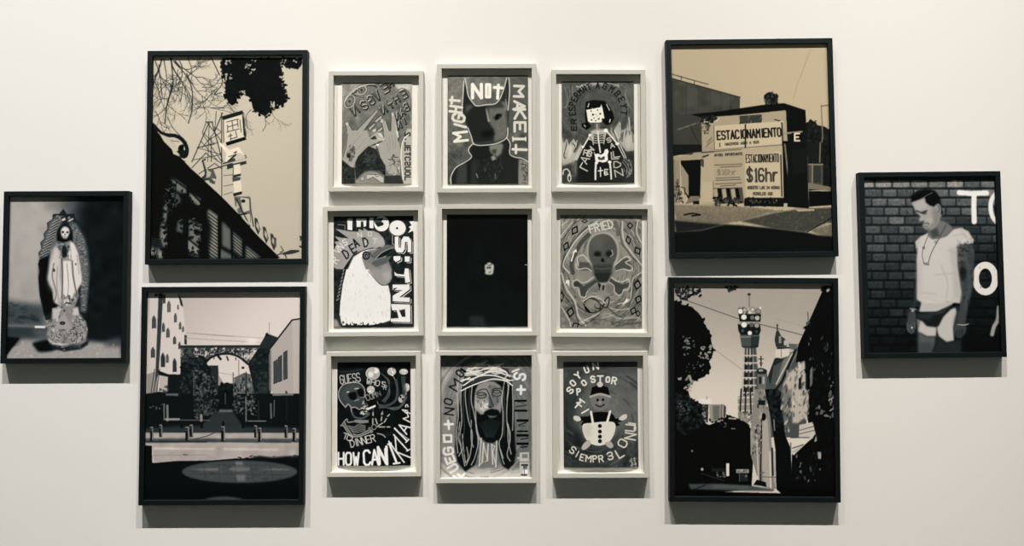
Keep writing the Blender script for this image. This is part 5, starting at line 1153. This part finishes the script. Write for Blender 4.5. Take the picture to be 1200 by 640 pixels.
def black_frame(key, cx, cz, w, h, ang, label):
    e = frame_root('framed_photograph', cx, cz, ang, label, 'framed photograph', 'black framed photographs on the gallery wall')
    d, r = 0.0195, 0.0125
    for s in range(4): rail_mesh(w, h, s, r, d, e, M_black)
    a, b = w/2-r, h/2-r
    box('backing_board', (-a, -0.0112, -b), (a, -0.0082, b), M_back, e)
    print_mesh('photographic_print', make_art(key), -a, -b, a, b, -0.0130, e)
    box('glass_pane', (-a, -0.0165, -b), (a, -0.0150, b), M_glass, e)
    return e

def grey_frame(key, cx, cz, w, h, ang, pr, label, curl):
    e = frame_root('framed_drawing', cx, cz, ang, label, 'framed drawing', 'pale grey box frames in the centre grid')
    d, r = 0.018, 0.0116
    for s in range(4): rail_mesh(w, h, s, r, d, e, M_grey)
    a, b = w/2-r, h/2-r
    box('mount_board', (-a, -0.0055, -b), (a, -0.0025, b), M_mount, e)
    print_mesh('painted_sheet', make_art(key), pr[0], pr[1], pr[2], pr[3], -0.0070, e, curl)
    box('glass_pane', (-a, -0.0155, -b), (a, -0.0143, b), M_glass, e)
    return e

black_frame('F1', -1.0963, 1.5658, 0.3072, 0.4225, 0.0043, 'black framed photograph of a skull-faced robed statue standing in a scalloped shell halo')
black_frame('F2', -0.7040, 1.8625, 0.3965, 0.5308, 0.0062, 'black framed photograph of a rooftop letter sign, pylon and bare branches against pale sky')
black_frame('F3', -0.7061, 1.2770, 0.4003, 0.5296, 0.0036, 'black framed photograph of an empty street with an arched gateway and bollards')
black_frame('F4', 0.5918, 1.8853, 0.4132, 0.5426, 0.0116, 'black framed photograph of a car park hut with an ESTACIONAMIENTO price banner')
black_frame('F5', 0.5907, 1.2918, 0.4146, 0.5443, -0.0054, 'black framed photograph of a round telecom tower seen between trees and an old church')
black_frame('F6', 1.0315, 1.5966, 0.3484, 0.4570, 0.0102, 'black framed photograph of a man in a white T-shirt before a brick wall')

grey_frame('G11', -0.3365, 1.9265, 0.2345, 0.3007, 0.0016, (-0.0859, -0.1296, 0.0875, 0.1237), 'grey framed painting of two spread tattooed hands under slanting letters', 0.0035)
grey_frame('G12', -0.0622, 1.9341, 0.2465, 0.3210, 0.0036, (-0.0979, -0.1383, 0.1025, 0.1348), 'grey framed painting of a horned masked figure lettered NOT MAKE IT', 0.0)
grey_frame('G13', 0.2141, 1.9279, 0.2325, 0.3044, -0.0008, (-0.0904, -0.1285, 0.0894, 0.1257), 'grey framed painting of a black-haired skeleton girl among flames', 0.0015)
grey_frame('G21', -0.3413, 1.5803, 0.2460, 0.3200, 0.0100, (-0.0987, -0.1384, 0.0988, 0.1362), 'grey framed painting of a white rooster with DEAD on its comb', 0.0)
grey_frame('G22', -0.0613, 1.5830, 0.2445, 0.3235, 0.0020, (-0.0997, -0.1396, 0.1001, 0.1375), 'grey framed almost black sheet with one tiny white face in the middle', 0.0)
grey_frame('G23', 0.2209, 1.5813, 0.2472, 0.3260, -0.0053, (-0.1020, -0.1396, 0.0997, 0.1381), 'grey framed painting of a grey skull and crossed bones under the word FRIED', 0.0)
grey_frame('G31', -0.3373, 1.2317, 0.2303, 0.3036, 0.0073, (-0.0906, -0.1265, 0.0889, 0.1249), 'grey framed black painting of a laughing skull lettered HOW CAN I KILL', 0.005)
grey_frame('G32', -0.0631, 1.2249, 0.2464, 0.3206, 0.0020, (-0.1113, -0.1490, 0.1102, 0.1495), 'grey framed painting of a long-haired bearded man wearing a crown of thorns', 0.0)
grey_frame('G33', 0.2154, 1.2307, 0.2335, 0.3070, 0.0040, (-0.0892, -0.1297, 0.0930, 0.1269), 'grey framed painting of a plump figure in white dungarees ringed by crooked lettering', 0.006)
